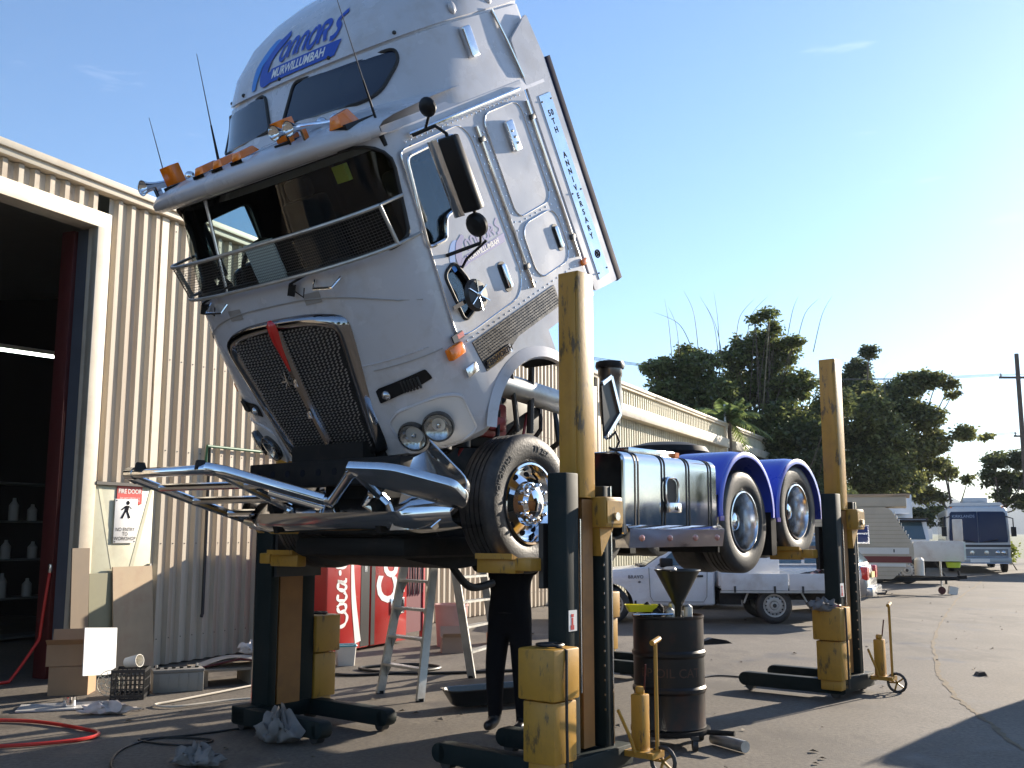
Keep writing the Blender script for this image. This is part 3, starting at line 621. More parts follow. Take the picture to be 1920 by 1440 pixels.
# ---- mirrors
for s_ in (-1, 1):
    mr = cab(M().tube([(.28, s_ * 1.21, 1.36), (.33, s_ * 1.38, 1.37), (.34, s_ * 1.44, 1.30), (.34, s_ * 1.44, .62), (.33, s_ * 1.40, .53), (.17, s_ * 1.21, .53)], .013), 'mirror_arm', BLACK)
    M().box(.27, .35, min(s_ * 1.34, s_ * 1.54), max(s_ * 1.34, s_ * 1.54), .76, 1.28).build('mirror_housing', BLACK, mr, bevel=.02)
    M().loft([[(.24, s_ * 1.335, z), (.275, s_ * 1.325, z), (.275, s_ * 1.41, z), (.262, s_ * 1.41, z)] for z in (.75, 1.29)]).build('mirror_back', CHROME, mr, bevel=.008)
    M().lathe([(.001, -.045), (.06, -.035), (.085, -.005), (.085, .02), (.001, .022)], (.32, s_ * 1.43, .66), 'x', 20).build('round_mirror', BLACK, mr)
    M().tube([(.38, s_ * 1.42, .53), (.30, s_ * 1.26, .45), (.28, s_ * 1.21, .40)], .01).build('brace', BLACK, mr)
    spm = cab(M().ball((.30, s_ * 1.40, 1.50), .068, 14, (.6, 1, 1)), 'spot_mirror', BLACK); M().tube([(.30, s_ * 1.38, 1.44), (.32, s_ * 1.30, 1.37)], .01).build('stalk', BLACK, spm)
    rm = M(); rm.lathe([(.001, -.02), (.1, -.012), (.115, .01), (.115, .02), (.10, .02), (.001, .006)], (.19, s_ * 1.33, .21), 'y', 24)
    r2 = cab(rm, 'kerb_mirror', STEELD); sp2 = M()
    for i in range(6): a = i * math.pi / 3 + .3; sp2.bar((.19, s_ * 1.345, .21), (.19 + .11 * math.cos(a), s_ * 1.352, .21 + .11 * math.sin(a)), .012, .006)
    sp2.ball((.19, s_ * 1.35, .21), .022, 8); sp2.bar((.04, s_ * 1.21, .19), (.19, s_ * 1.31, .21), .05, .03); sp2.build('mirror_bracket', CHROME, r2)
# ---- front of the cab: grille, lamps, mesh guard
def fpanel(poly, off): return M().grid(surf_panel(Sf, poly, off, 14, 24))
GO = rpoly([(-.52, -.66), (.52, -.66), (.70, .40), (.40, .47), (0, .485), (-.40, .47), (-.70, .40)], [.05, .05, .12, .2, .3, .2, .12])
GI = rpoly([(-.43, -.60), (.43, -.60), (.585, .33), (.35, .385), (0, .40), (-.35, .385), (-.585, .33)], [.03, .03, .1, .2, .3, .2, .1])
gr = cab(fpanel(GI, .012), 'grille', mat('grille_back', (.006, .006, .006), .6), smooth=60, recalc=False)
k = M(); n = len(GO)
ro = [(Sf(y, u) - .004, y, u) for y, u in GO]; rm_ = [(Sf(y * .5 + a * .5, u * .5 + b * .5) - .058, y * .5 + a * .5, u * .5 + b * .5) for (y, u), (a, b) in zip(GO, GI)]; ri = [(Sf(y, u) - .016, y, u) for y, u in GI]
rq = [tuple(p * .5 + q * .5 - (.022 if i == 0 else 0) for i, (p, q) in enumerate(zip(a, b))) for a, b in zip(ro, rm_)]; rq2 = [tuple(p * .5 + q * .5 - (.016 if i == 0 else 0) for i, (p, q) in enumerate(zip(a, b))) for a, b in zip(ri, rm_)]
k.loft([ro, rq, rm_, rq2, ri], caps=False); k.build('grille_surround', mat('grille_chrome', (.30, .30, .31), .08, 1.), gr, smooth=70)
ms = M()
for j in range(42):
    u = -.585 + j * .0235; half = .43 + (.585 - .43) * min(1, (u + .60) / .93) - .01
    if u > .33: half *= .97 if u < .36 else .66
    for sgn in (-1, 1):
        npt = int(half / .022); prev = None
        for i in range(npt + 1):
            y = sgn * (.035 + (half - .035) * i / npt); uu = u + (.0075 if i % 2 else -.0075); b = Sf(y, uu) - .028
            if prev: ms.add([prev, (b, y, uu), (b - .009, y, uu + .009), (prev[0] - .009, prev[1], prev[2] + .009)], [(0, 1, 2, 3)])
            prev = (b, y, uu)
tag(ms.build('grille_mesh', mat('grille_steel', (.58, .57, .55), .5, .4), gr, smooth=0, recalc=False), kind='stuff')
M().loft([[(Sf(0, u) - .03, -w_, u), (Sf(0, u) - .062, -w_ * .5, u), (Sf(0, u) - .062, w_ * .5, u), (Sf(0, u) - .03, w_, u)] for u, w_ in ((-.60, .035), (0, .04), (.40, .045))]).build('centre_bar', mat('smoked_chrome', (.25, .24, .24), .15, 1.), gr)
k = M(); k.loft([[(Sf(0, u) - .06 - d * (1 - abs(c) ** 2), c * w_, u) for c in (-1, -.5, 0, .5, 1)] for u, w_, d in ((.10, .01, .01), (.20, .022, .02), (.27, .03, .025), (.33, .04, .035), (.41, .052, .04), (.46, .045, .04), (.495, .015, .02))]); k.build('crest', RED, gr, smooth=70)
for u in (.0, -.26): M().box(Sf(0, u) - .07, Sf(0, u) - .06, -.026, .026, u - .03, u + .03).build('bar_clip', CHROME, gr, bevel=.004)
bg_ = M()
for i in range(7): a = 2 * math.pi * i / 7; bg_.bar((Sf(.12, .02) - .045, .10, .02), (Sf(.12, .02) - .05, .10 + .055 * math.cos(a), .02 + .075 * math.sin(a)), .008, .008)
bg_.build('grille_badge', CHROME, gr)
RF = mat('lamp_reflector', (.55, .55, .55), .2, .9, var=.3, scale=30)
for s_ in (-1, 1):
    P = lambda pts: [(s_ * y, u) for y, u in pts]
    pod = rpoly(P([(.67, -.70), (.64, -.44), (.76, -.36), (1.06, -.33), (1.15, -.38), (1.15, -.68), (1.0, -.73)]), .05)
    hp = cab(fpanel(pod, .006), 'headlight', mat('pod_white', (.62, .61, .60), .35, var=.04), smooth=60, recalc=False)
    outline(Sf, pod, .004, .012).build('pod_edge', WHITE, hp)
    for y, u in ((.79, -.565), (.98, -.535)):
        sy = (Sf(s_ * y + .02, u) - Sf(s_ * y - .02, u)) / .04; su = (Sf(s_ * y, u + .02) - Sf(s_ * y, u - .02)) / .04; on = Vector((-1, sy, su)).normalized(); LMX = Matrix.Translation(Vector((Sf(s_ * y, u), s_ * y, u)) + on * (.022 if y < .9 else .034)) @ Vector((-1, 0, 0)).rotation_difference(on).to_matrix().to_4x4(); b = Sf(s_ * y, u) - .02
        k = M(); k.lathe([(.100, .05), (.116, -.0), (.110, -.026), (.098, -.02)], (0, 0, 0), 'x', 24); k.xf(LMX); k.build('lamp_ring', mat('lamp_ring', (.10, .10, .10), .25, .8), hp)
        k = M(); k.lathe([(.099, -.02), (.085, .0), (.05, .03), (.001, .04)], (0, 0, 0), 'x', 24); k.xf(LMX); k.build('lamp', RF, hp)
        k = M(); k.lathe([(.108, -.022), (.08, -.038), (.001, -.046)], (0, 0, 0), 'x', 24); k.xf(LMX); k.build('lens', CLEAR, hp, recalc=False)
        k = M(); k.ball((0, 0, 0), .022, 8); k.xf(LMX @ Matrix.Translation((.012, 0, 0))); k.build('bulb', CHROME, hp)
    slot = rpoly(P([(.66, -.275), (.665, -.165), (1.05, -.115), (1.07, -.20)]), .015)
    sl_ = cab(fpanel(slot, .008), 'lamp_slot', BLACK, smooth=60, recalc=False)
    M().ball((Sf(s_ * .74, -.22) - .012, s_ * .74, -.22), .036, 12).build('driving_lamp', RF, sl_)
    for j in range(6): y = s_ * (.88 + .022 * j); M().box(Sf(y, -.19) - .018, Sf(y, -.19) - .006, y - .007, y + .007, -.235, -.15).build('louvre', STEELD, sl_)
    ind = cab(M().box(-.16, .0, min(s_ * 1.17, s_ * 1.225), max(s_ * 1.17, s_ * 1.225), -.13, -.04), 'indicator', ORA, bevel=.015)
    M().box(-.075, .045, min(s_ * 1.2, s_ * 1.212), max(s_ * 1.2, s_ * 1.212), -.03, .02).build('model_plate', mat('plate_black', (.03, .03, .035), .3), ind)
    M().box(-.02, .05, min(s_ * 1.2, s_ * 1.2125), max(s_ * 1.2, s_ * 1.2125), -.022, .012).build('model_patch', SIGNR, ind)
    cab(M().box(-.06, .07, min(s_ * 1.19, s_ * 1.21), max(s_ * 1.19, s_ * 1.21), -.30, -.23), 'side_badge', ALU, bevel=.004)
    gp = M(); y = s_ * .62; gp.tube([(Sf(y - .12, .66), y - .12, .66), (Sf(y, .62) - .07, y - .10, .62), (Sf(y, .62) - .07, y + .08, .64), (Sf(y + .1, .69), y + .10, .69)], .011); cab(gp, 'grab_handle', CHROME)
    wy = (-.33, .78)[s_ > 0]; wp = M(); wp.bar((Sf(wy, .70) - .03, wy, .70), (Sf(wy, .62) - .05, wy + .03, .63), .035, .05); wp.tube([(Sf(wy, .7) - .05, wy, .71), (Sf(wy - .45, .8) - .03, wy - .45, .80)], .009)
    wp.tube([(Sf(wy, .66) - .06, wy - .03, .66), (Sf(wy, .58) - .05, wy - .09, .60), (Sf(wy, .6) - .04, wy - .12, .66)], .005); cab(wp, 'wiper', BLACK)
    cab(fpanel(rrect(min(s_ * .40, s_ * .48) - .04, max(s_ * .40, s_ * .48) + .04, .53, .61, .005), .004), 'step_tape', mat('grey_tape', (.30, .28, .26), .7), recalc=False)
cab(M().tube([(Sf(y, .50 - .16 * abs(y) ** 3) - .001, y, .50 - .16 * abs(y) ** 3 + .08) for y in [-1.15 + .1 * i for i in range(24)]], .004, 5), 'panel_seam', mat('seam_grey', (.35, .34, .33), .6))
cab(M().tube([(Sf(y, -.03) - .001, y, -.03 - .05 * (abs(y) < .7)) for y in [-1.15 + .023 * i for i in range(20)]], .005, 5), 'panel_seam', MATS['seam_grey'])
rv = M()
for i in range(30):
    y = -1.1 + .0158 * i; rv.ball((Sf(y, .03) - .001, y, .02), .007, 6)
tag(cab(rv, 'rivets', WHITE), kind='stuff')
# stone guard across the windscreen
off = .11; ys_ = [-1.17 + 2.34 * i / 44 for i in range(45)]
def rail(u, o_): return [(Sf(y * .97, .85) - o_, y, u) for y in ys_]
gd = cab(M().tube(rail(1.03, off), .014), 'stone_guard', ALUD); M().tube(rail(.75, off - .03), .014).build('lower_rail', ALUD, gd)
for y in (-1.17, 1.17):
    a = rail(1.03, off)[0 if y < 0 else -1]; b = rail(.75, off - .03)[0 if y < 0 else -1]
    M().tube([a, b], .014).build('end_rail', ALUD, gd)
    for p in (a, b): M().tube([p, (p[0] + .22, y * 1.02, p[2])], .012).build('stay', ALUD, gd)
mw = M()
for j in range(1, 14):
    t = j / 14; pts = [tuple(p * (1 - t) + q * t for p, q in zip(a, b)) for a, b in zip(rail(1.03, off), rail(.75, off - .03))]
    mw.grid([[(p[0], p[1], p[2] - .0016) for p in pts], [(p[0], p[1], p[2] + .0016) for p in pts]])
for i in range(130):
    y = -1.165 + 2.33 * i / 129; b0 = Sf(y * .97, .85)
    mw.add([(b0 - off, y - .0016, 1.03), (b0 - off, y + .0016, 1.03), (b0 - off + .03, y + .0016, .75), (b0 - off + .03, y - .0016, .75)], [(0, 1, 2, 3)])
tag(mw.build('guard_mesh', mat('wire_grey', (.10, .10, .10), .5, .5), gd, smooth=0, recalc=False), kind='stuff')
# ---- lamps, horns and aerials along the visor
def vis_top(y, b=-.36):
    q = min(.9995, abs(y) / 1.205); return b + .60 * (1 - (1 - q ** 3) ** (1 / 3)), 1.432 + (1.60 - 1.432) * (1 - .42 * q ** 5)
for y in (.22, 0, -.22):
    b, u = vis_top(y, -.30); lm = cab(M().loft([[(b - .09, y - .06, u), (b + .10, y - .05, u + .02), (b + .10, y + .05, u + .02), (b - .09, y + .06, u)], [(b - .07, y - .04, u + .055), (b + .08, y - .02, u + .065), (b + .08, y + .02, u + .065), (b - .07, y + .04, u + .055)]]), 'clearance_lamp', ORA, bevel=.008)
    M().box(b - .10, b + .20, y - .065, y + .065, u - .02, u + .004).build('lamp_base', CHROME, lm)
for y in (.72, -.62, -1.02):
    b, u = vis_top(y, -.28); sq = y != -1.02
    lm = cab(M().box(b - .03, b + .05, y - .075, y + .075, u + .01, u + .15) if sq else M().loft([[(b - .08, y - .06, u), (b + .12, y - .05, u), (b + .12, y + .05, u), (b - .08, y + .06, u)], [(b - .05, y - .04, u + .08), (b + .08, y - .02, u + .10), (b + .08, y + .02, u + .10), (b - .05, y + .04, u + .08)]]), 'beacon_lamp', ORA, bevel=.006)
    M().box(b - .06, b + .24, y - .08, y + .08, u - .03, u + .008).build('lamp_base', BLACK, lm)
for y in (.92, 1.03, -.72, -.83):
    b, u = vis_top(y, -.36); hn = M(); hn.lathe([(.052, -.12), (.05, -.115), (.03, -.07), (.02, .0), (.016, .3), (.001, .3)], (0, 0, 0), 'x', 16); hn.lathe([(.001, -.06), (.03, -.08), (.047, -.117)], (0, 0, 0), 'x', 16)
    hn.xf(Matrix.Translation((b, y, u + .07)) @ Matrix.Rotation(.12, 4, 'Y')); ho = cab(hn, 'air_horn', CHROME); M().ball((b + .32, y, u + .04), .045, 10).build('horn_drum', CHROME, ho); M().box(b - .02, b + .02, y - .01, y + .01, u - .03, u + .06).build('horn_bracket', CHROME, ho)
for y, b, u, L_, lean in ((1.10, -.05, 1.52, .62, .1), (.10, -.28, 1.62, .75, .18), (-1.14, .06, 1.42, 1.05, .05)):
    an = cab(M().tube([(b, y, u), (b + lean * .35, y - .01, u + L_ * .36)], [.011, .006]), 'aerial', BLACK); M().tube([(b + lean * .35, y - .01, u + L_ * .36), (b + lean, y - .03, u + L_)], [.0045, .0022]).build('whip', mat('whip_steel', (.12, .12, .13), .3, .8), an)
    M().cyl((b, y, u - .06), (b, y, u + .03), .02, n=10).build('spring_base', BLACK, an)
# ---- chassis
for s_ in (-1, 1): M().box(-.82, 5.5, s_ * .43 - .05, s_ * .43 + .05, 2.08, 2.36).build('chassis_rail', CHAS, TR, bevel=.008)
for x_ in (-.9, .6, 1.8, 3.0, 4.15, 5.4): M().box(x_ - .06, x_ + .06, -.4, .4, 2.14, 2.34).build('cross_member', CHAS, TR)
k = M().box(-.98, -.80, -.80, .90, 2.03, 2.22)
fx = k.build('front_cross_member', CHAS, TR, bevel=.01)
for i in range(9): M().cyl((-.983, -.66 + .18 * i, 2.13), (-.979, -.66 + .18 * i, 2.13), .028, n=12).build('bolt_hole', INK, fx)
M().box(-.7, .9, -.33, .33, 1.62, 2.85).box(-.4, .7, -.28, .28, 2.8, 3.0).box(-.5, 1.05, -.50, .45, 2.36, 2.82).build('engine_block', CHAS, TR, bevel=.05)
en = M().box(-.58, .5, -.56, -.49, 2.45, 2.74).box(-.36, -.05, -.64, -.55, 2.52, 2.70).box(.2, .42, -.62, -.55, 2.5, 2.62).build('engine_manifold', ENG, TR, bevel=.03)
M().cyl((-.42, -.66, 2.30), (-.42, -.66, 2.60), .085, n=16).build('oil_filter', BLACK, en); M().cyl((-.42, -.66, 2.40), (-.42, -.66, 2.46), .087, n=16).build('filter_label', SIGNW, en)
M().cyl((-.12, -.60, 2.34), (-.12, -.60, 2.66), .07, n=16).build('fuel_filter', BLACK, en)
ip = M().tube([(-.35, -.55, 2.88), (-.1, -.62, 2.90), (.5, -.66, 2.86), (1.1, -.68, 2.80)], .10, 16).build('intake_pipe', ALUD, TR)
M().cyl((-.02, -.63, 2.90), (.16, -.64, 2.89), .115, n=16).build('rubber_sleeve', BLACK, ip)
for i in range(9):
    x_ = -.6 + .19 * i; M().tube([(x_, -.45, 2.25), (x_ + .1, -.6 - .05 * (i % 3), 2.45 + .1 * (i % 2)), (x_ + .3, -.5, 2.7 + .08 * (i % 3)), (x_ + .35, -.3, 2.8)], .014 + .006 * (i % 3), 6).build('engine_hose', CABLE if i % 3 else ENG, TR)
M().tube([(.15, -.75, 3.35), (.35, -.72, 2.95), (.45, -.7, 2.5)], .02).build('tilt_ram', STEELD, TR); M().tube([(.6, -.75, 3.5), (.62, -.7, 2.5)], .03).build('tilt_ram', STEELD, TR); M().tube([(.6, .75, 3.5), (.62, .7, 2.5)], .03).build('tilt_ram', STEELD, TR)
M().box(-.75, .75, -.62, .62, 1.50, 1.66).build('sump', CHAS, TR, bevel=.06); M().box(-.1, .1, -.95, .95, 1.80, 1.92).build('front_axle', CHAS, TR, bevel=.03)
M().cyl((.4, 0, 1.95), (3.3, 0, 1.92), .06, n=12).build('drive_shaft', CHAS, TR); M().box(.9, 1.7, -.3, .3, 1.75, 2.35).build('gearbox', CHAS, TR, bevel=.1)
sn = M().lathe([(.085, 0), (.10, .12), (.105, .30), (.10, .42), (.112, .44), (.112, .50), (.125, .505), (.13, .53), (.125, .56), (.06, .58), (.001, .58)], (1.68, -.80, 2.66), 'z', 20).build('intake_snorkel', mat('dark_alloy', (.16, .155, .15), .3, .9, var=.1), TR); M().lathe([(.128, .505), (.135, .53), (.128, .565)], (1.68, -.80, 2.66), 'z', 20).build('snorkel_cap', BLACK, sn)
pb = M().prism([(1.36, 2.98), (1.50, 3.06), (1.64, 2.74), (1.40, 2.50)], -.92, -.90).build('deck_bracket', mat('dark_reflection_plate', (.03, .028, .025), .3, 0, spec=.3), TR, smooth=0); M().bar((1.36, -.93, 2.98), (1.50, -.93, 3.06), .02, .035).bar((1.50, -.93, 3.06), (1.64, -.93, 2.74), .02, .035).bar((1.64, -.93, 2.74), (1.40, -.93, 2.50), .02, .035).build('bracket_frame', ALU, pb)  # dark non-metal base stands in for the bracket plate's dark reflection
M().tube([(1.42, -.95, 2.50), (1.48, -.98, 2.56), (1.54, -.98, 2.48), (1.49, -.97, 2.40), (1.42, -.95, 2.42)], .012).build('hose_loop', CABLE, TR); M().cyl((1.02, -.9, 2.46), (1.10, -.98, 2.46), .03, n=10).build('air_coupling', ALUD, TR)
# fuel tanks (both sides)
for s_ in (-1, 1):
    pr = rpoly([(-1.22, 1.66), (-1.225, 2.37), (-.56, 2.37), (-.55, 1.64), (-1.15, 1.63)], [.08, .11, .08, .08, .05], 7); pr = [(s_ * -y, z) for y, z in pr]
    k = M(); k.prism(pr, 1.22, 2.87, 'yz'); tk = k.build('fuel_tank', mat('tank_alloy', (.60, .61, .62), .09, 1., var=.03, scale=5), TR, bevel=.02, seg=2, smooth=22)
    for x_ in (1.42, 1.86, 2.30, 2.72):
        for dx in (-.025, .025):
            e = M(); e.loft([[(x_ + dx + q, y * 1.004 - s_ * .0 , 2.0 + (z - 2.0) * 1.012) for y, z in pr] for q in (-.009, .009)], caps=True); e.build('tank_strap', BLACK, tk, smooth=0)
    M().box(1.50, 2.32, min(s_ * .9, s_ * 1.1), max(s_ * .9, s_ * 1.1), 2.365, 2.425).build('walk_plate', ALU, tk, bevel=.006); M().box(2.26, 2.33, min(s_ * 1.101, s_ * 1.125), max(s_ * 1.101, s_ * 1.125), 2.372, 2.42).build('walk_plate_lamp', ORA, tk)
    M().tube([(1.98 + q[0], s_ * 1.245, q[1]) for q in rrect(-.11, .11, 1.93, 2.17, .07)], .012, 6, closed=True).build('step_frame', CHROME, tk); M().prism(rrect(1.885, 2.075, 1.945, 2.155, .06), s_ * 1.232, s_ * 1.238).build('step_recess', BLACK, tk, smooth=0)
    fl_ = M().box(1.88, 2.09, min(s_ * 1.24, s_ * 1.28), max(s_ * 1.24, s_ * 1.28), 1.86, 1.95).build('step_plate', ALU, tk, bevel=.01)
    k = M(); k.add([(1.955, s_ * 1.2815, 1.885), (1.985, s_ * 1.2815, 1.885), (1.97, s_ * 1.2815, 1.92), (1.99, s_ * 1.2815, 1.885), (2.02, s_ * 1.2815, 1.885), (2.005, s_ * 1.2815, 1.92)], [(0, 1, 2), (3, 4, 5)]); k.build('step_mark', INK, tk, smooth=0)
    sk = M(); sk.add([(1.25, s_ * 1.20, 1.77), (2.93, s_ * 1.20, 1.77), (2.93, s_ * 1.26, 1.715), (1.25, s_ * 1.26, 1.715), (1.27, s_ * 1.235, 1.56), (2.93, s_ * 1.235, 1.56), (1.25, s_ * 1.1, 1.77), (2.93, s_ * 1.1, 1.77), (1.27, s_ * 1.1, 1.56), (2.93, s_ * 1.1, 1.56)], [(0, 1, 2, 3), (3, 2, 5, 4), (0, 6, 7, 1), (4, 5, 9, 8), (0, 3, 4, 8, 6), (1, 7, 9, 5, 2)]); so_ = sk.build('tank_skirt', CHROME, tk, smooth=0)
    for x_ in (1.45, 1.92, 2.38, 2.80): M().lathe([(.001, -.022), (.022, -.016), (.03, .0)] if s_ < 0 else [(.03, 0), (.022, .016), (.001, .022)], (x_, s_ * 1.248, 1.64), 'y', 12).build('skirt_lamp', mat('pink_lens', (.5, .22, .18), .15, coat=.5), TR)
# drive-axle mudguards
for s_ in (-1, 1):
    for xc in (3.52, 4.80):
        k = M(); rows = []; yo, yi = s_ * 1.235, s_ * .56
        sec = [(yo, .545), (yo, .585), (yo - s_ * .012, .60), (yo - s_ * .05, .585), (yo - s_ * .09, .60), (yo - s_ * .16, .61), (yi, .61), (yi, .59), (yo - s_ * .02, .575)]
        for i in range(29):
            a = R(186 - 192 * i / 28); rows.append([(xc + math.cos(a) * r_ * 1.03, y, 1.90 + math.sin(a) * r_) for y, r_ in sec])
        k.loft(rows, caps=True); mg = k.build('mudguard', [BLUE], TR, smooth=50)
        M().box(xc - .64, xc - .56, min(yo, yo + s_ * .012), max(yo, yo + s_ * .012), 1.80, 1.845).build('guard_bracket', mat('purple_plate', (.12, .08, .35), .3), mg)
    M().box(4.10, 4.22, min(s_ * .55, s_ * 1.2), max(s_ * .55, s_ * 1.2), 1.45, 1.9).build('mud_flap', BLACK, TR)
    M().box(2.90, 2.93, min(s_ * .55, s_ * 1.2), max(s_ * .55, s_ * 1.2), 1.5, 2.05).build('mud_flap', BLACK, TR)
for xc, z in ((3.5, 1.80), (4.8, 1.92)):
    M().cyl((xc, -1.0, z), (xc, 1.0, z), .09, n=14).ball((xc, 0, z), .24, 14).build('drive_axle', CHAS, TR)
M().lathe([(.001, 2.70), (.25, 2.69), (.44, 2.64), (.48, 2.58), (.46, 2.53), (.2, 2.52), (.15, 2.36)], (4.03, 0, 0), 'z', 28).build('fifth_wheel', CHAS, TR)
# ---- wheels
def wheel(x_, y_, z_, s_, kind):
    R_, hw = .515, .14; g_ = [(.29, -.10), (.315, -.132), (.36, -.150), (.43, -.152), (.478, -.145), (.503, -.128), (.515, -.105)]
    tread = []
    for c in (-.066, -.022, .022, .066): tread += [(.516, c - .006), (.502, c - .005), (.502, c + .005), (.516, c + .006)]
    prof = g_ + tread + [(r, -h) for r, h in reversed(g_)] + [(.28, .0)]
    o_ = s_
    def L_(k_, p_, n=32, **kw): return k_.lathe([(r, -h * o_) for r, h in p_], (0, 0, 0), 'y', n, **kw)
    if kind == 'steer': rp = [(.275, .12), (.305, -.118), (.303, -.142), (.288, -.145), (.272, -.12), (.262, -.085), (.245, -.062), (.205, -.078), (.165, -.10), (.155, -.135), (.115, -.148), (.098, -.185), (.06, -.20), (.001, -.203)]
    else: rp = [(.275, .12), (.305, -.118), (.303, -.142), (.288, -.145), (.276, -.12), (.268, .0), (.255, .085)]
    # outer side is -y for the near wheels: h negative -> outward when o_ = -1
    def prf(p): return [(r, h if s_ < 0 else -h) for r, h in p]
    k = M(); k.lathe(prf(rp), (0, 0, 0), 'y', 40); rim = k.build('wheel', CHROME if kind == 'steer' else ALU, TR, (x_, y_, z_), smooth=40)
    if kind != 'steer':
        k = M(); k.lathe(prf([(.256, .084), (.23, .095), (.15, .09), (.145, .075), (.11, .07)]), (0, 0, 0), 'y', 36); k.build('wheel_disc', STEELD, rim); k = M(); k.lathe(prf([(.112, .075), (.10, -.01), (.085, -.04), (.05, -.055), (.001, -.057)]), (0, 0, 0), 'y', 24); k.build('hub_cap', CHROME, rim)
    k = M(); k.lathe(prf(prof), (0, 0, 0), 'y', 56, closed=True); ty = k.build('tyre', RUB, rim, smooth=40)
    k = M()
    if kind == 'steer':
        for i in range(10):
            a = i * math.pi / 5 + .2; c = (.212 * math.cos(a), .212 * math.sin(a)); M().lathe([(.001, s_ * .0815), (.026, s_ * .0795), (.028, s_ * .07)], (c[0], 0, c[1]), 'y', 12).build('hand_hole', INK, rim)
        pass
        for i in range(10):
            a = i * math.pi / 5; M().lathe([(.017, 0), (.016, s_ * .035), (.012, s_ * .055), (.001, s_ * .06)], (.137 * math.cos(a), s_ * .135, .137 * math.sin(a)), 'y', 8).build('lug_nut', CHROME, rim)
    else:
        for i in range(10):
            a = i * math.pi / 5; M().lathe([(.017, 0), (.016, s_ * .035), (.001, s_ * .04)], (.137 * math.cos(a), -s_ * .065, .137 * math.sin(a)), 'y', 8).build('lug_nut', CHROME, rim)
    wl = M(); 
    for i in range(13):
        a0 = R(118 + i * 5.5) if s_ < 0 else R(60 - i * 5.5); a1 = a0 + R(.6); 
    return rim
for s_ in (-1, 1):
    wheel(0, s_ * 1.055, 1.90, s_, 'steer')
    for x_, z in ((3.5, 1.80), (4.8, 1.92)):
        wheel(x_, s_ * 1.055, z, s_, 'drive')
        k = M(); pr = [(.30, -.10), (.33, -.135), (.43, -.15), (.503, -.128), (.515, -.105), (.515, .105), (.503, .128), (.43, .15), (.30, .1)]; k.lathe(pr, (0, 0, 0), 'y', 40, closed=True); k.build('inner_tyre', RUB, TR, (x_, s_ * .70, z), smooth=40)
# raised lettering on the near front tyre wall
def tyre_fn(a_mid, rad):
    def fn(x, y, z):
        a = a_mid - x / rad; r = rad + y; return (r * math.cos(a), -1.055 - .1535 - z, 1.90 + r * math.sin(a))
    return fn
for body, a, r_ in (('YOKOHAMA', 150, .405), ('TY 287', 75, .41)):
    vs, fs = text_geo(body, size=.06, ext=.0015); fn = tyre_fn(R(a), r_); M().add([fn(*p) for p in vs], fs).build('tyre_lettering', mat('tyre_letter', (.10, .10, .10), .6), TR, smooth=0)
# ---- bull bar folded down, with bumper
BA = R(28); bx0, bz0 = -.62, 1.74
def bb(y, v, n=0): return (bx0 - v * math.cos(BA) - n * math.sin(BA) - .30 * (y + .75) * max(0, v), y, bz0 + v * math.sin(BA) - n * math.cos(BA))
top = [(1.30, .74), (1.25, .82), (.44, .84), (.36, .80), (-.08, .38), (-.16, .38), (-.66, .74), (-.74, .78)]
br_ = M().tube([bb(*p) for p in top], .038, 12).build('bull_bar', CHROME, TR)
M().tube([bb(y, v) for y, v in ((1.29, .77), (1.26, .4), (1.16, .0))], .034, 10).build('side_tube', CHROME, br_)
M().tube([bb(y, v) for y, v in ((.42, .82), (.40, .30), (.40, .0))], .034, 10).build('upright_tube', CHROME, br_); M().tube([bb(y, v) for y, v in ((-.70, .76), (-.62, .30), (-.60, .0))], .034, 10).build('upright_tube', CHROME, br_)
for v in (.62, .42, .22): M().tube([bb(1.27, v), bb(.2, v)], .030, 10).build('cross_tube', CHROME, br_)
k = M(); vp = [(.42, .90), (.36, .74), (-.10, .31), (-.12, .42), (.30, .84)]; k.loft([[bb(y, v, -.03) for y, v in vp], [bb(y, v, .03) for y, v in vp]]); k.build('drop_blade', CHROME, br_, bevel=.01)
M().tube([bb(y, v) for y, v in ((.30, .52), (-.12, .14), (-.60, .46))], .034, 10).build('drop_tube', CHROME, br_)
M().tube([bb(1.24, .82), bb(1.17, .82)], .047, 12).build('tube_collar', CHROME, br_); M().tube([bb(.46, .84), bb(.40, .835)], .047, 12).build('tube_collar', CHROME, br_); M().tube([bb(-.66, .745), bb(-.72, .775)], .047, 12).build('tube_collar', CHROME, br_)
for y in (1.08, .52): 
    k = M(); k.prism([(-.05, 0), (.05, 0), (.03, .07), (-.03, .07)], -.012, .012, 'xy'); k.xf(Matrix.Translation(bb(y, .84)) @ Matrix.Rotation(R(80), 4, 'X')); k.build('tab', STEELD, br_)
pls = rpoly([(-.70, .86), (-1.02, .82), (-1.36, .58), (-1.36, .36), (-1.24, .26), (-.72, .64)], [.03, .1, .05, .1, .15, .05])
k = M(); k.loft([[bb(y, v, -.02) for y, v in pls], [bb(y, v, .035) for y, v in pls]]); k.build('side_blade', ALU, br_, bevel=.012)
bp_ = M(); rows = []
for i in range(31):
    y = -1.16 + 2.36 * i / 30; e = max(0, (abs(y) - .8) / .4); rows.append([(-.90 + .10 * e, y, 1.93), (-1.0 + .16 * e, y, 1.83), (-.97 + .16 * e, y, 1.735 + .03 * e), (-.82 + .12 * e, y, 1.675 + .04 * e), (-.6 + .08 * e, y, 1.69 + .04 * e), (-.45, y, 1.76)])
bp_.grid(rows); bp_.build('bumper_sheet', mat('bumper_chrome', (.62, .63, .64), .09, 1., var=.03, scale=6), br_, smooth=60)
WR = [(-.945, -1.05, 2.31), (-.85, -1.15, 2.17), (-.765, -1.23, 2.03), (-.79, -1.17, 1.88), (-.90, -1.03, 1.72)]; WL = [(-.93, -.88, 2.20), (-.93, -.82, 2.08), (-.94, -.78, 1.95), (-.96, -.75, 1.82), (-.99, -.72, 1.70)]
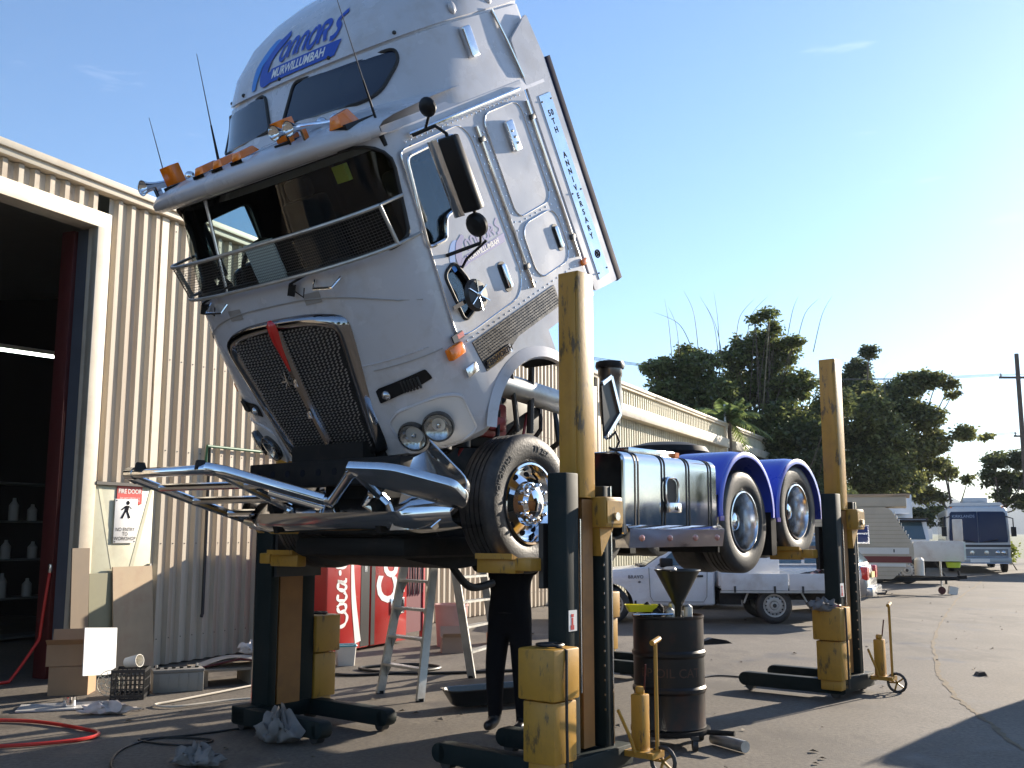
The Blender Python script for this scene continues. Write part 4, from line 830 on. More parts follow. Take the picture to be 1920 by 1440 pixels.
WRs = spl([Vector(q) for q in WR], 4); WLs = spl([Vector(q) for q in WL], 4); rows = []
for a, b in zip(WLs, WRs): rows.append([tuple(Vector(a).lerp(Vector(b), t / 8) + Vector((.07 * math.sin(math.pi * t / 8), .02 * math.sin(math.pi * t / 8), 0))) for t in range(9)])
wg_ = M(); wg_.grid(rows); wg_.build('bumper_wing', MATS['bumper_chrome'], br_, smooth=70)
M().grid([[tuple(q) for q in WRs[5:]], [tuple(Vector(q) + Vector((.07, .03, -.02))) for q in WRs[5:]]]).build('wing_lip', ALU, br_); M().tube([tuple(q) for q in WRs], .007, 6).build('wing_edge', CHROME, br_)
M().prism([(-1.02, 1.9), (-.7, 2.2), (-.7, 1.75), (-.95, 1.68)], .55, .60).build('hinge_plate', CHAS, br_); M().prism([(-1.02, 1.9), (-.7, 2.2), (-.7, 1.75), (-.95, 1.68)], -.60, -.55).build('hinge_plate', CHAS, br_)
M().prism(rpoly([(-.62, 1.50), (-.7, 1.66), (.7, 1.66), (.55, 1.46), (.0, 1.40)], .1), -.45, .55).build('underbody_tray', CHAS, TR)
# dangling hose under the front axle
M().tube(spl([Vector(q) for q in ((-.10, -.3, 1.68), (-.03, -.3, 1.60), (.184, -.3, 1.354), (.36, -.3, 1.245), (.62, -.3, 1.27))], 6), .032, 10).build('drain_hose', CABLE, TR)
# ================================================================ mobile column lifts (local: x along truck, y towards truck, z up)
def lift(label, loc, rot, pump=True):
    T = thing('column_lift', label, 'vehicle lift', loc, rot, 'column lifts holding up the truck')
    for s_ in (-1, 1):
        lg = M(); lg.box(s_ * .36 - .06, s_ * .36 + .06, -.15, .95, .05, .19); lg.cyl((s_ * .36 - .06, .95, .12), (s_ * .36 + .06, .95, .12), .07, n=14); lo = lg.build('base_leg', GRN, T, bevel=.008)
        for y in (.9, -.05): M().cyl((s_ * .36 - .04, y, .055), (s_ * .36 + .04, y, .055), .05, n=12).build('roller', STEELD, lo)
    M().box(-.42, .42, -.17, .02, .06, .20).build('base_beam', GRN, T, bevel=.01)
    mast = M().box(-.285, -.13, -.10, .06, .2, 2.10).build('mast_channel', GRN, T, bevel=.01); M().box(.16, .25, -.115, .10, .2, 2.02).build('mast_channel', GRN, T, bevel=.008)
    M().box(-.11, .14, .06, .095, .2, 1.95).build('mast_back', mat('rusty_yellow', (.30, .13, .03), .5, var=.2, scale=5, dirt=(.05, .03, .02), damt=.7), T)
    M().box(.245, .258, -.12, -.105, .2, 2.02).box(-.128, -.118, -.11, -.10, .6, 1.78).build('guide_strip', ALU, T)
    rk = M().box(-.055, .075, -.075, .03, .22, 1.92).build('rack_strip', mat('rusty_yellow', (.30, .13, .03), .5, var=.2, scale=5, dirt=(.05, .03, .02), damt=.7), T)
    for i in range(14): M().box(.150, .156, -.118, -.108, .45 + .1 * i, .465 + .1 * i).build('rack_tooth', ALU, rk)
    sv = M().box(-.10, .095, -.09, .09, 1.93, 3.58).build('carriage_sleeve', YEL, T, bevel=.008); M().box(-.112, -.097, -.07, -.01, 1.93, 3.57).build('sleeve_flange', YEL, sv, bevel=.003)
    M().box(-.08, .08, -.075, .075, 3.575, 3.583).build('sleeve_cap', STEELD, sv)
    cr_ = M().box(.08, .30, -.19, .05, 1.72, 1.94).build('carriage_bracket', YEL, T, bevel=.015); M().box(.09, .29, -.196, -.19, 1.75, 1.91).build('bracket_face', YEL, cr_); M().cyl((.19, -.22, 1.80), (.19, -.19, 1.80), .03, n=12).build('lock_pin', ALU, cr_)
    M().prism([(.10, 1.72), (.28, 1.72), (.12, 1.52)], -.12, -.02).build('gusset', YEL, cr_)
    fk = M().box(-.40, .40, .12, .26, 1.42, 1.51).build('fork_beam', YEL, T, bevel=.01)
    for s_ in (-1, 1): 
        M().box(s_ * .34 - .05, s_ * .34 + .05, .26, .62, 1.40, 1.50).build('fork_arm', YEL, fk, bevel=.01)
        M().prism([(s_ * .34, 1.50), (s_ * .43, 1.50), (s_ * .43, 1.54)], .26, .60).build('fork_wedge', YEL, fk)
    M().box(-.28, .22, .10, .14, 1.30, 1.75).build('fork_plate', STEELD, fk)
    cb = M().box(-.58, -.29, -.21, .09, .60, .93).build('control_box', YEL, T, bevel=.014); M().box(-.55, -.30, -.19, .07, .20, .59).box(-.52, -.31, -.17, .05, .10, .2).build('pump_box', YEL, T, bevel=.012)
    M().tube([(-.45, .02, .935), (-.45, -.10, .95), (-.45, -.218, .92), (-.47, -.23, .5), (-.45, -.22, .12)], .010, 6).build('power_cable', CABLE, cb)
    M().tube([(-.42 + .09 * math.cos(a), -.06 + .09 * math.sin(a), .945) for a in [i * .52 for i in range(12)]], .010, 6, closed=True).build('cable_coil', CABLE, cb)
    st = M().box(-.265, -.17, -.1055, -.1015, 1.02, 1.16).build('warning_sticker', SIGNW, mast)
    k = M(); k.box(-.235, -.215, -.1075, -.1058, 1.06, 1.11).box(-.24, -.21, -.1075, -.1058, 1.115, 1.135).box(-.245, -.225, -.1075, -.1058, 1.03, 1.06).box(-.22, -.205, -.1075, -.1058, 1.03, 1.06); k.build('warning_figure', SIGNR, mast)
    if pump:
        pj = M().box(.34, .44, -.30, -.20, .14, .55).cyl((.39, -.25, .55), (.39, -.25, .60), .035, n=10).build('jack_pump', YEL, T, bevel=.012)
        M().tube([(.43, -.36, .10), (.43, -.36, .86), (.43, -.36, .90)], .014, 8).build('jack_handle', YEL, T); M().tube([(.37, -.37, .91), (.50, -.35, .93)], .020, 8).build('handle_grip', YEL, T)
        M().tube([(.40, -.28, .58), (.36, -.32, .76)], .007, 6).build('release_lever', REDP, T)
        wh = M(); wh.tube([(.44, -.40 + .095 * math.cos(a), .10 + .095 * math.sin(a)) for a in [i * math.pi / 8 for i in range(16)]], .015, 8, closed=True); wo_ = wh.build('steer_wheel', STEELD, T)
        k = M()
        for i in range(5): a = i * 1.257; k.bar((.44, -.40, .10), (.44, -.40 + .09 * math.cos(a), .10 + .09 * math.sin(a)), .016, .016)
        k.build('wheel_spokes', YEL, wo_); M().box(.30, .46, -.40, -.15, .13, .17).build('steer_bracket', YEL, T)
        M().tube([(.18, -.20, .46), (.26, -.24, .28), (.30, -.26, .16)], .012, 6).build('link_rod', YEL, T)
    return T
PF = Vector((.148, 7.5)); AX = Vector((math.sin(R(39)), math.cos(R(39)))); LX = Vector((math.cos(R(39)), -math.sin(R(39))))
def tl(s_, o_): p = PF + AX * s_ + LX * o_; return (p.x, p.y, 0)
lift('nearest yellow column lift with a green mast at the chromed front wheel', tl(0.02, .40), R(51))
lift('yellow column lift behind the blue rear mudguards with a rag on its box', tl(4.85, .42), R(51))
lift('dark yellow column lift under the folded bull bar near the wall', tl(0.0, -2.82), R(231), False)
lift('yellow column lift mostly hidden behind the nearest lift and drum', tl(4.8, -2.82), R(231), False)

# ================================================================ mechanic under the truck
def skin_body(name, V, E, Rr, parent=None, sub=2):
    me = bpy.data.meshes.new(name); me.from_pydata(V, E, []); o = bpy.data.objects.new(name, me); COL.objects.link(o)
    md = o.modifiers.new('s', 'SKIN'); md.use_smooth_shade = True
    for i, r_ in enumerate(Rr): me.skin_vertices[0].data[i].radius = (r_, r_) if not isinstance(r_, tuple) else r_
    me.skin_vertices[0].data[0].use_root = True
    s2_ = o.modifiers.new('u', 'SUBSURF'); s2_.levels = sub; s2_.render_levels = sub
    bpy.context.view_layer.update(); m2 = bpy.data.meshes.new_from_object(o.evaluated_get(bpy.context.evaluated_depsgraph_get())); o.modifiers.clear(); o.data = m2; return o
PE = thing('person', 'mechanic in dark work clothes standing under the truck beside the front wheel', 'person', (-.02, 8.98, 0), R(-20))
V = [(0, 0, .93), (0, .01, 1.10), (0, .02, 1.28), (0, .0, 1.42), (0, -.02, 1.50), (0, -.03, 1.58), (0, -.03, 1.66),
     (.10, 0, .86), (.12, -.02, .50), (.12, .01, .12), (.12, -.03, .06), (.12, -.16, .045),
     (-.10, 0, .86), (-.13, -.02, .50), (-.15, .04, .12), (-.15, .0, .06), (-.17, -.13, .045),
     (.19, .01, 1.40), (.27, -.14, 1.36), (.24, -.24, 1.56), (.23, -.28, 1.64), (-.19, .01, 1.40), (-.26, -.14, 1.38), (-.22, -.24, 1.58), (-.21, -.28, 1.66)]
E_ = [(0, 1), (1, 2), (2, 3), (3, 4), (4, 5), (5, 6), (0, 7), (7, 8), (8, 9), (9, 10), (10, 11), (0, 12), (12, 13), (13, 14), (14, 15), (15, 16), (3, 17), (17, 18), (18, 19), (19, 20), (3, 21), (21, 22), (22, 23), (23, 24)]
RR = [(.20, .15), (.19, .15), (.19, .14), (.17, .12), .065, .09, .085, .115, .09, .065, .055, .042, .115, .09, .065, .055, .042, .07, .052, .04, .035, .065, .052, .04, .035]
bo = skin_body('body', V, E_, RR); bo.parent = PE
for m_ in (CLOTH, SKIN, BOOT): bo.data.materials.append(m_)
for p in bo.data.polygons:
    c = p.center; p.material_index = 2 if c.z < .12 else (1 if c.z > 1.50 or (c.y < -.22 and c.z > 1.5) else 0)
for sx, hz, hy in ((.23, 1.68, -.28), (-.21, 1.70, -.28)):
    k = M(); k.ball((sx, hy - .03, hz), .045, 10, (.8, 1.1, .5))
    for i in range(4): k.tube([(sx - .03 + .02 * i, hy - .06, hz), (sx - .03 + .02 * i, hy - .10, hz + .005), (sx - .028 + .019 * i, hy - .12 - .006 * (i in (1, 2)), hz - .02)], [.010, .009, .007], 6)
    k.tube([(sx - .03, hy - .02, hz), (sx - .06, hy - .05, hz - .01), (sx - .065, hy - .08, hz - .015)], [.011, .010, .008], 6); k.build('hand', SKIN, PE, smooth=60)
k = M(); k.ball((0, -.015, 1.675), .098, 14, (.86, 1.0, .75)); k.build('hair', mat('dark_hair', (.02, .015, .012), .7), PE)
k = M(); k.tube([(0, -.118, 1.62), (0, -.135, 1.585), (0, -.115, 1.58)], [.008, .014, .012], 6)
for s_ in (-1, 1): k.ball((s_ * .088, -.02, 1.60), .025, 8, (.4, .7, 1.2))
k.build('face_features', SKIN, PE)
for s_ in (-1, 1): M().ball((s_ * .033, -.112, 1.615), .011, 8).build('eye', INK, PE)
k = M()
for i in range(12): a = i * math.pi / 6; 
M().tube([(.155 * math.cos(a), .115 * math.sin(a) , 1.0) for a in [i * math.pi / 8 for i in range(16)]], .018, 6, closed=True).build('belt', BLACK, PE)

# ================================================================ step ladder
LD = thing('step_ladder', 'tall aluminium double-sided step ladder standing behind the truck', 'ladder', (-.77, 11.75, 0), R(0))
A_ = [(-.63, -.72), (-.16, -1.24)]; B_ = [(.30, .42), (.60, 1.35)]; topA = [(-.22, -.30), (.02, -.46)]; topB = [(-.10, -.02), (.22, .12)]; TH = 2.55
def ladder_side(ft, tp, side):
    rails = []
    for (x0, y0), (x1, y1) in zip(ft, tp):
        rails.append(((x0, y0, .0), (x1, y1, TH)))
        M().bar((x0, y0, .0), (x1, y1, TH), .095, .032, up=(ft[1][0] - ft[0][0], ft[1][1] - ft[0][1], 0)).build('rail', ALUD, LD)
    for i in range(8):
        t = (.30 + .29 * i) / TH; p = [tuple(a * (1 - t) + b * t for a, b in zip(*r)) for r in rails]
        M().bar(p[0], p[1], .10, .026).build('tread', ALUD, LD)
        if side == 0 and i < 4:
            for q, s_ in ((p[0], 1), (p[1], -1)):
                d = (Vector(p[1]) - Vector(p[0])).normalized() * s_; v = [Vector(q), Vector(q) + d * .12, Vector(q) - Vector((0, 0, .16))]
                n_ = Vector((0, .002, 0)); M().add([x_ + n_ for x_ in v] + [x_ - n_ for x_ in v], [(0, 1, 2), (5, 4, 3), (0, 3, 4, 1), (1, 4, 5, 2), (2, 5, 3, 0)]).build('gusset', ALUD, LD)
ladder_side(A_, topA, 0); ladder_side(B_, topB, 1)
M().add([(-.24, -.32, 2.55), (.03, -.48, 2.55), (.24, .12, 2.55), (-.12, 0, 2.55), (-.24, -.32, 2.6), (.03, -.48, 2.6), (.24, .12, 2.6), (-.12, 0, 2.6)], [(3, 2, 1, 0), (4, 5, 6, 7), (0, 1, 5, 4), (1, 2, 6, 5), (2, 3, 7, 6), (3, 0, 4, 7)]).build('top_cap', ALUD, LD)
for x0, y0 in A_ + B_: M().box(x0 - .04, x0 + .04, y0 - .025, y0 + .025, 0, .03).build('foot', BLACK, LD)

# ================================================================ vending machines
def vend(name, label, s_, out, w_, rot=0):
    t = thing(name, label, 'vending machine', onwall(s_, out, 0), R(64) + rot); return t
k1 = vend('vending_machine', 'red vending machine with white Coca-Cola script up its front', 1.93, 1.35, 1)
M().box(0, 1.04, 0, .8, .04, 1.85).build('cabinet', VRED, k1, bevel=.02); M().box(.82, 1.04, -.004, .0, .06, 1.84).build('side_panel', mat('vend_black', (.02, .02, .02), .4), k1)
M().box(.90, .97, -.008, -.004, 1.12, 1.34).build('coin_slot', ALU, k1)
def script_stroke(P, wd, fn, parent, name, m_): strip(fn, spl(P, 8), [wd * (.55 + .45 * abs(math.sin(i * .35))) for i in range((len(P) - 1) * 8 + 1)]).build(name, m_, parent, smooth=0, recalc=False)
def v1(x, y, z): return (.42 - y * 1.15, -.005 - z, .98 + x)   # lettering runs up the front
LET = [[(-.30, .10), (-.38, .14), (-.47, .06), (-.46, -.06), (-.36, -.11), (-.28, -.06)], [(-.22, .06), (-.28, .02), (-.27, -.07), (-.20, -.08), (-.17, 0), (-.22, .06)], [(-.05, .05), (-.12, .05), (-.14, -.05), (-.08, -.09), (-.02, -.05)],
       [(.10, .05), (.03, .05), (.0, -.04), (.05, -.08), (.11, .0), (.12, .06), (.11, -.06), (.16, -.08)], [(.20, .02), (.27, .03)], [(.48, .12), (.40, .15), (.31, .06), (.32, -.06), (.42, -.11), (.50, -.06)], [(.56, .06), (.50, .02), (.51, -.07), (.58, -.08), (.61, 0), (.56, .06)], [(.66, -.06), (.72, .14), (.68, .16), (.66, -.04), (.72, -.08)], [(.84, .05), (.78, .05), (.75, -.04), (.80, -.08), (.86, .04), (.86, -.06), (.90, -.08)]]
for P in LET: script_stroke([(a * 1.05 - .1, b * 1.25 + .08) for a, b in P], .055, v1, k1, 'script_lettering', SIGNW)
strip(v1, spl([(.75, -.10), (.45, -.14), (.1, -.16), (-.3, -.20), (-.85, -.30)], 10), [.02 + .11 * (i / 40) ** 1.2 for i in range(41)]).build('ribbon', SIGNW, k1, smooth=0, recalc=False)
k2 = vend('vending_machine', 'red vending machine with big white Coke lettering and a dispensing slot', 3.02, 1.35, 1)
M().box(0, 1.0, 0, .75, .04, 1.83).build('cabinet', VRED, k2, bevel=.02); M().box(.0, .10, -.004, 0, .06, 1.82).build('side_panel', MATS['vend_black'], k2)
vs, fs = text_geo('Coke', size=.62, shear=.1, offset=.018, space=.9); M().add([(.46 - y * 1.25, -.005, 1.22 + x * .95) for x, y, z in vs], fs).build('lettering', SIGNW, k2, smooth=0, recalc=False)
vs, fs = text_geo('Enjoy', size=.13, shear=.1); M().add([(.17 - y, -.005, 1.20 + x) for x, y, z in vs], fs).build('lettering', mat('dull_red_ink', (.30, .02, .02), .5), k2, smooth=0, recalc=False)
strip(lambda x, y, z: (.55 - y, -.006, .98 + x), spl([(.85, -.30), (.5, -.30), (.1, -.32), (-.2, -.34)], 8), [.05] * 25).build('ribbon', SIGNW, k2, smooth=0, recalc=False)
M().box(.52, .90, -.02, 0, .46, .70).build('slot_frame', ALU, k2, bevel=.006); M().box(.555, .865, -.024, -.02, .495, .665).build('dispensing_slot', INK, k2)
t = wallthing('tool_board', 'narrow dark board hung with chains beside the vending machines', 'board', 4.35, 1.1, 0)
M().box(0, .55, 0, .05, .1, 1.95).build('board', mat('dark_maroon', (.14, .02, .03), .6), t); M().box(.55, .60, -.02, .05, 0, 2.0).build('edge', mat('edge_red', (.5, .05, .06), .5), t)
for i in range(6):
    M().tube([(.08 + .08 * i, -.03, 1.6 - .1 * (i % 2)), (.09 + .08 * i, -.04, 1.2 - .15 * (i % 3)), (.08 + .08 * i, -.03, .7)], .012, 6).build('chain', STEELD if i % 2 else ALU, t)
# ================================================================ drum, dolly, funnel, tray
DR = (1.28, 8.45)
t = thing('drum_dolly', 'low round dolly on castors carrying the black oil drum', 'dolly', (*DR, 0)); M().lathe([(.001, .10), (.31, .10), (.32, .11), (.32, .14), (.001, .14)], n=28).build('plate', CHAS, t)
for i in range(4):
    a = i * math.pi / 2 + .5; c = (.31 * math.cos(a), .31 * math.sin(a)); M().cyl((c[0] - .02, c[1], .045), (c[0] + .02, c[1], .045), .045, n=12).build('castor', RUB, t); M().box(c[0] - .03, c[0] + .03, c[1] - .03, c[1] + .03, .085, .112).build('castor_fork', STEELD, t)
M().tube([(.25, -.15, .12), (.46, -.28, .13)], .02).build('arm', CHAS, t)
prof = [(.001, 0), (.275, 0), (.29, .008), (.286, .02)]
for zc in (.30, .58): prof += [(.286, zc - .03), (.298, zc - .012), (.298, zc + .012), (.286, zc + .03)]
prof += [(.286, .855), (.292, .865), (.292, .88), (.28, .88), (.276, .86), (.001, .86)]
t = thing('oil_drum', 'dented black steel oil drum with rusty rings standing on the dolly', 'drum', (*DR, .142)); M().lathe(prof, n=40).build('drum_body', DRUM, t, smooth=30)
vs, fs = text_geo('BP OIL CAT', size=.10); M().add([(.2875 * math.sin(x / .287 - .1), -.2875 * math.cos(x / .287 - .1), .44 + y) for x, y, z in vs], fs).build('faded_lettering', mat('faded_rust_ink', (.06, .028, .015), .7), t, smooth=0, recalc=False)
M().cyl((.14, .1, .862), (.14, .1, .90), .03, n=12).build('bung', ALUD, t)
t = thing('oil_funnel', 'wide black cone funnel standing in the top of the drum', 'funnel', (DR[0] + .09, DR[1] + .02, 1.0)); M().lathe([(.025, -.02), (.028, .08), (.185, .375), (.192, .375), (.19, .385), (.18, .38), (.022, .085), (.018, -.02)], n=32).build('cone', mat('funnel_black', (.012, .014, .012), .4), t)
t = thing('steel_jug', 'small dull metal cup sitting inside the black funnel', 'cup', (DR[0] + .03, DR[1] + .02, 1.30)); M().lathe([(.001, .10), (.05, .10), (.06, .085), (.062, .0), (.05, -.06), (.001, -.06)], n=18).build('bowl', mat('dull_cup', (.28, .26, .24), .5, .3, var=.1), t); t.rotation_euler = (.2, -.1, 0)
t = thing('yellow_tray', 'bright yellow plastic tray balanced on the rim of the drum', 'tray', (DR[0] - .22, DR[1] - .02, 1.045), R(3)); M().loft([[(x_ * a, y_ * a, z) for x_, y_ in rrect(-.13, .13, -.06, .06, .02)] for a, z in ((.8, 0), (1, .05), (1.04, .052), (1.04, .058), (.97, .058), (.78, .008))]).build('tray', mat('lemon_plastic', (.75, .68, .02), .4), t)
for i, (dx, dy) in enumerate(((-.1, -.08), (.0, -.12), (-.05, .12), (.16, -.05), (-.16, .05), (.05, .05))):
    t = M().lathe([(.001, 0), (.035, 0), (.035, .05 + .01 * i), (.012, .07 + .01 * i), (.001, .075 + .01 * i)], n=10).build('spray_cap', [BLACK, ALUD][i % 2], None, (DR[0] + dx, DR[1] + dy, 1.0055)); tag(t, ['short black bottle at the near left of the drum lid', 'small dull metal bottle at the very front of the drum lid', 'black bottle at the back of the drum lid', 'metal bottle at the right of the drum lid under the funnel', 'black bottle at the far left of the drum lid', 'tallest metal bottle behind the funnel spout on the drum'][i], 'bottle', 'clutter on the drum lid')
tag(M().tube([(DR[0] - .30, DR[1] - .14, 1.03), (DR[0] + .02, DR[1] - .16, 1.035)], .009, 8).build('spanner', CHROME), 'long bright spanner lying across the near rim of the drum', 'spanner')
tag(M().cyl((1.62, 8.42, .05), (1.80, 8.08, .05), .045, n=14).build('steel_tube', ALUD), 'short bright steel tube lying on the ground beside the drum', 'tube')
# ================================================================ oil drain pan
t = thing('drain_pan', 'long shallow black oil drain pan on the ground behind the lift', 'pan', (-.10, 10.35, .03), R(28))
M().loft([[(x_ * a + b, y_ * a, z) for x_, y_ in rrect(-.62, .62, -.17, .17, .12)] for a, b, z in ((.85, 0, 0), (1., 0, .14), (1.03, 0, .145), (1.03, 0, .155), (.97, 0, .15), (.84, 0, .02))]).build('pan', mat('pan_black', (.012, .012, .012), .25, coat=.4), t, smooth=40)
# ================================================================ clutter by the shed
def rag(loc, s, label, m_=RAG, group=None, n=18, seed=1):
    rd = random.Random(seed); rows = []; ph = [rd.uniform(0, 6.3) for _ in range(8)]
    for i in range(n + 1):
        v = math.pi * i / n; row = []
        for j in range(30):
            a = 2 * math.pi * j / 30; q = 1 + .25 * math.sin(2 * a + v + ph[0]) + .2 * math.sin(5 * a - 3 * v + ph[1]) + .13 * math.sin(9 * a + 5 * v + ph[2]) + .08 * math.sin(14 * a - 8 * v + ph[3])
            zz = (.62 - math.cos(v) * .62) * (1 + .3 * math.sin(4 * a + 2 * v + ph[4]) + .22 * math.sin(7 * a - 6 * v + ph[5]) + .12 * math.sin(13 * a + ph[6]))
            row.append((loc[0] + s[0] * q * math.sin(v) * math.cos(a), loc[1] + s[1] * q * math.sin(v) * math.sin(a), max(.006, loc[2] + s[2] * max(0, zz))))
        rows.append(row)
    k = M(); k.loft(rows, caps=False); return tag(k.build('rag', m_, smooth=65), label, 'rag', group)
rag((-3.80, 9.80, 0), (.20, .09, .07), 'crumpled pale rag lying on the ground in front of the crate', mat('pale_rag', (.55, .5, .46), .9, var=.25, scale=9), seed=2)
rag((-1.88, 8.48, .0), (.17, .14, .16), 'grey rag draped over the base of the lift by the wall', seed=3)
rag((-2.30, 7.68, 0), (.17, .12, .09), 'crumpled grey rag on the shaded ground at the bottom edge', seed=4)
rag((3.22, 10.62, .88), (.15, .15, .08), 'grey rag thrown over the control box of the rear lift', seed=5)
t = M(); t.grid([[(x_, y_ - .004 * math.sin(9 * z), z) for x_, y_ in ((3.30, 10.52), (3.34, 10.54), (3.38, 10.58))] for z in (.95, .8, .7, .58)]); tag(t.build('red_rag', mat('red_rag', (.5, .05, .06), .9), smooth=50), 'red rag strip hanging down the control box of the rear lift', 'rag')
CRP = (-3.95, 10.75)
t = thing('milk_crate', 'black plastic milk crate on the ground before the plywood', 'crate', (*CRP, 0), R(10)); k = M()
k.box(-.165, .165, -.165, .165, 0, .015)
for z in (.02, .10, .19, .27):
    for a in (-.16, .16): k.box(-.165, .165, a - .006, a + .006, z, z + (.03 if z in (.02, .27) else .014)); k.box(a - .0061, a + .0061, -.165, .165, z + .0005, z + (.0295 if z in (.02, .27) else .0135))
for i in range(8):
    for a in (-.16, .16): q = -.155 + .0443 * i; k.box(q - .006, q + .006, a - .0055, a + .0055, .01, .29); k.box(a - .0056, a + .0056, q - .0061, q + .0061, .01, .289)
k.build('crate_body', mat('crate_black', (.015, .015, .016), .4), t)
t = thing('tin_cup', 'white plastic cup lying tipped over on the milk crate', 'cup', (CRP[0] + .02, CRP[1] - .02, .365)); k = M(); k.lathe([(.05, -.08), (.065, .09), (.06, .09), (.046, -.07), (.001, -.07)], n=20); k.xf(Matrix.Rotation(R(80), 4, 'Y') @ Matrix.Rotation(R(20), 4, 'X')); k.build('cup_body', OFFW, t)
def cardbox(label, x_, y_, z_, w_, d_, h_, rot, m_=CARD, flaps=True, name='cardboard_box'):
    t = thing(name, label, 'box', (x_, y_, z_), rot); k = M()
    for a in ((-w_ / 2, -w_ / 2 + .006, -d_ / 2, d_ / 2), (w_ / 2 - .006, w_ / 2, -d_ / 2, d_ / 2), (-w_ / 2 + .006, w_ / 2 - .006, -d_ / 2, -d_ / 2 + .006), (-w_ / 2 + .006, w_ / 2 - .006, d_ / 2 - .006, d_ / 2)): k.box(*a, 0, h_)
    k.box(-w_ / 2 + .006, w_ / 2 - .006, -d_ / 2 + .006, d_ / 2 - .006, 0, .006); k.build('carton', m_, t)
    if flaps:
        M().add([(-w_ / 2, -d_ / 2, h_), (w_ / 2, -d_ / 2, h_), (w_ / 2, -d_ / 2 - .10, h_ + .06), (-w_ / 2, -d_ / 2 - .10, h_ + .06)], [(0, 1, 2, 3)]).build('flap', m_, t); M().add([(-w_ / 2, d_ / 2, h_), (w_ / 2, d_ / 2, h_), (w_ / 2, d_ / 2 + .05, h_ + .13), (-w_ / 2, d_ / 2 + .05, h_ + .13)], [(0, 1, 2, 3)]).build('flap', m_, t)
    return t
cardbox('open brown cardboard box stacked on another beside the doorway', -4.72, 11.05, .30, .42, .34, .22, R(15)); cardbox('lower brown cardboard box in the stack beside the doorway', -4.68, 11.05, 0, .40, .32, .295, R(8), flaps=False)
t = M().box(-.17, .17, -.004, .004, 0, .48).build('white_sheet', PAPER, None, (-4.30, 10.80, .22)); t.rotation_euler = (-.10, .08, R(66)); t.scale = (1.3, 1, 1); tag(t, 'bright white sheet propped against the cardboard boxes', 'sheet')
M_ = M(); M_.tube([(0, 0, 0), (.0, 0, 0)], .01) if False else None
t = thing('fan_grille', 'round wire grille leaning between the boxes and the milk crate', 'grille', (-4.18, 10.80, .14), R(20)); k = M()
for r_ in (.05, .09, .13): k.tube([(r_ * math.cos(a), .0, r_ * math.sin(a)) for a in [i * math.pi / 10 for i in range(20)]], .004, 5, closed=True)
for i in range(10): a = i * math.pi / 5; k.tube([(0, 0, 0), (.13 * math.cos(a), 0, .13 * math.sin(a))], .003, 5)
k.build('wires', mat('cream_wire', (.7, .65, .5), .5), t)
tag(M().box(-.42, .42, -.2, .2, .005, .02).build('grey_sheet', mat('grey_panel', (.42, .41, .39), .5, var=.1), None, (-4.35, 10.15, .0), (0, 0, R(18))), 'flat grey panel lying on the ground below the boxes', 'panel')
t = M().lathe([(.001, 0), (.06, 0), (.06, .085), (.055, .085), (.055, .01), (.001, .01)], n=18).build('paint_tin', CHROME, None, (-4.30, 10.12, .025)); tag(t, 'small shiny open tin standing on the flat grey panel', 'tin')
def battery(x_, y_, rot, label):
    t = thing('truck_battery', label, 'battery', (x_, y_, 0), rot); M().box(-.26, .26, -.12, .12, 0, .20).build('case', mat('battery_grey', (.30, .29, .26), .5, var=.12, scale=4), t, bevel=.008); M().box(-.265, .265, -.125, .125, .201, .235).build('lid', mat('battery_lid', (.22, .21, .19), .5, var=.15), t, bevel=.006)
    for i in range(6): M().cyl((-.2 + .08 * i, 0, .235), (-.2 + .08 * i, 0, .25), .022, n=10).build('cap', BLACK, t)
    for a in (-.21, .21): M().cyl((a, .08, .235), (a, .08, .27), .013, n=8).build('terminal', ALUD, t)
    for i in range(5): M().box(-.2 + .1 * i, -.192 + .1 * i, -.1285, -.1195, .01, .19).build('rib', MATS['battery_grey'], t)
battery(-3.62, 11.22, R(25), 'dirty grey truck battery beside the milk crate')
t = thing('pallet_stack', 'low curved timber platform on the ground against the shed wall', 'platform', (-3.05, 11.95, 0), R(30))
for i in range(5): M().box(-.62, .62, -.28 + .12 * i, -.18 + .12 * i, .16, .185).build('plank', mat('grey_timber', (.26, .22, .17), .8, var=.2, scale=5), t)
for a in (-.55, 0, .55): M().box(a - .04, a + .04, -.27, .30, 0, .16).build('bearer', MATS['grey_timber'], t)
t = thing('bent_panel', 'bent silver sheet metal cover lying on the timber platform', 'panel', (-3.15, 11.92, .19), R(20)); k = M(); k.grid([[(-.45 + .9 * i / 12, -.25 + .5 * j / 6, .09 * math.sin(math.pi * i / 12) * (1 - .3 * j / 6) + .02 * math.sin(5 * i / 12 + j)) for i in range(13)] for j in range(7)]); k.build('sheet', mat('silver_sheet', (.55, .55, .55), .35, .6, var=.15), t, smooth=60); M().tube([(-.46, -.26, .005), (0, -.27, .09), (.46, -.26, .005)], .012, 6).build('red_edge', REDP, t)
def bucket(x_, y_, label, m_, r=.15, h=.27, name='bucket'):
    t = thing(name, label, 'bucket', (x_, y_, 0)); M().lathe([(.001, 0), (r * .85, 0), (r, h - .03), (r * 1.05, h - .03), (r * 1.05, h), (r * .97, h), (r * .82, .01), (.001, .01)], n=24).build('pail', m_, t); M().tube([(r * math.cos(a), -.03 - .05 * math.sin(a), h - .02 - .2 * math.sin(a)) for a in [i * math.pi / 10 for i in range(11)]], .004, 6).build('handle', ALU, t); return t
t = thing('white_container', 'white square plastic container with a rag on top by the shed wall', 'container', (-2.84, 12.25, 0), R(25)); M().loft([[(x_ * a, y_ * a, z) for x_, y_ in rrect(-.15, .15, -.12, .12, .03)] for a, z in ((.88, 0), (1, .28), (1.06, .28), (1.06, .30), (.95, .30), (.84, .02))]).build('tub', OFFW, t); M().box(-.157, -.02, -.131, -.121, .02, .26).build('dark_panel', BLACK, t)
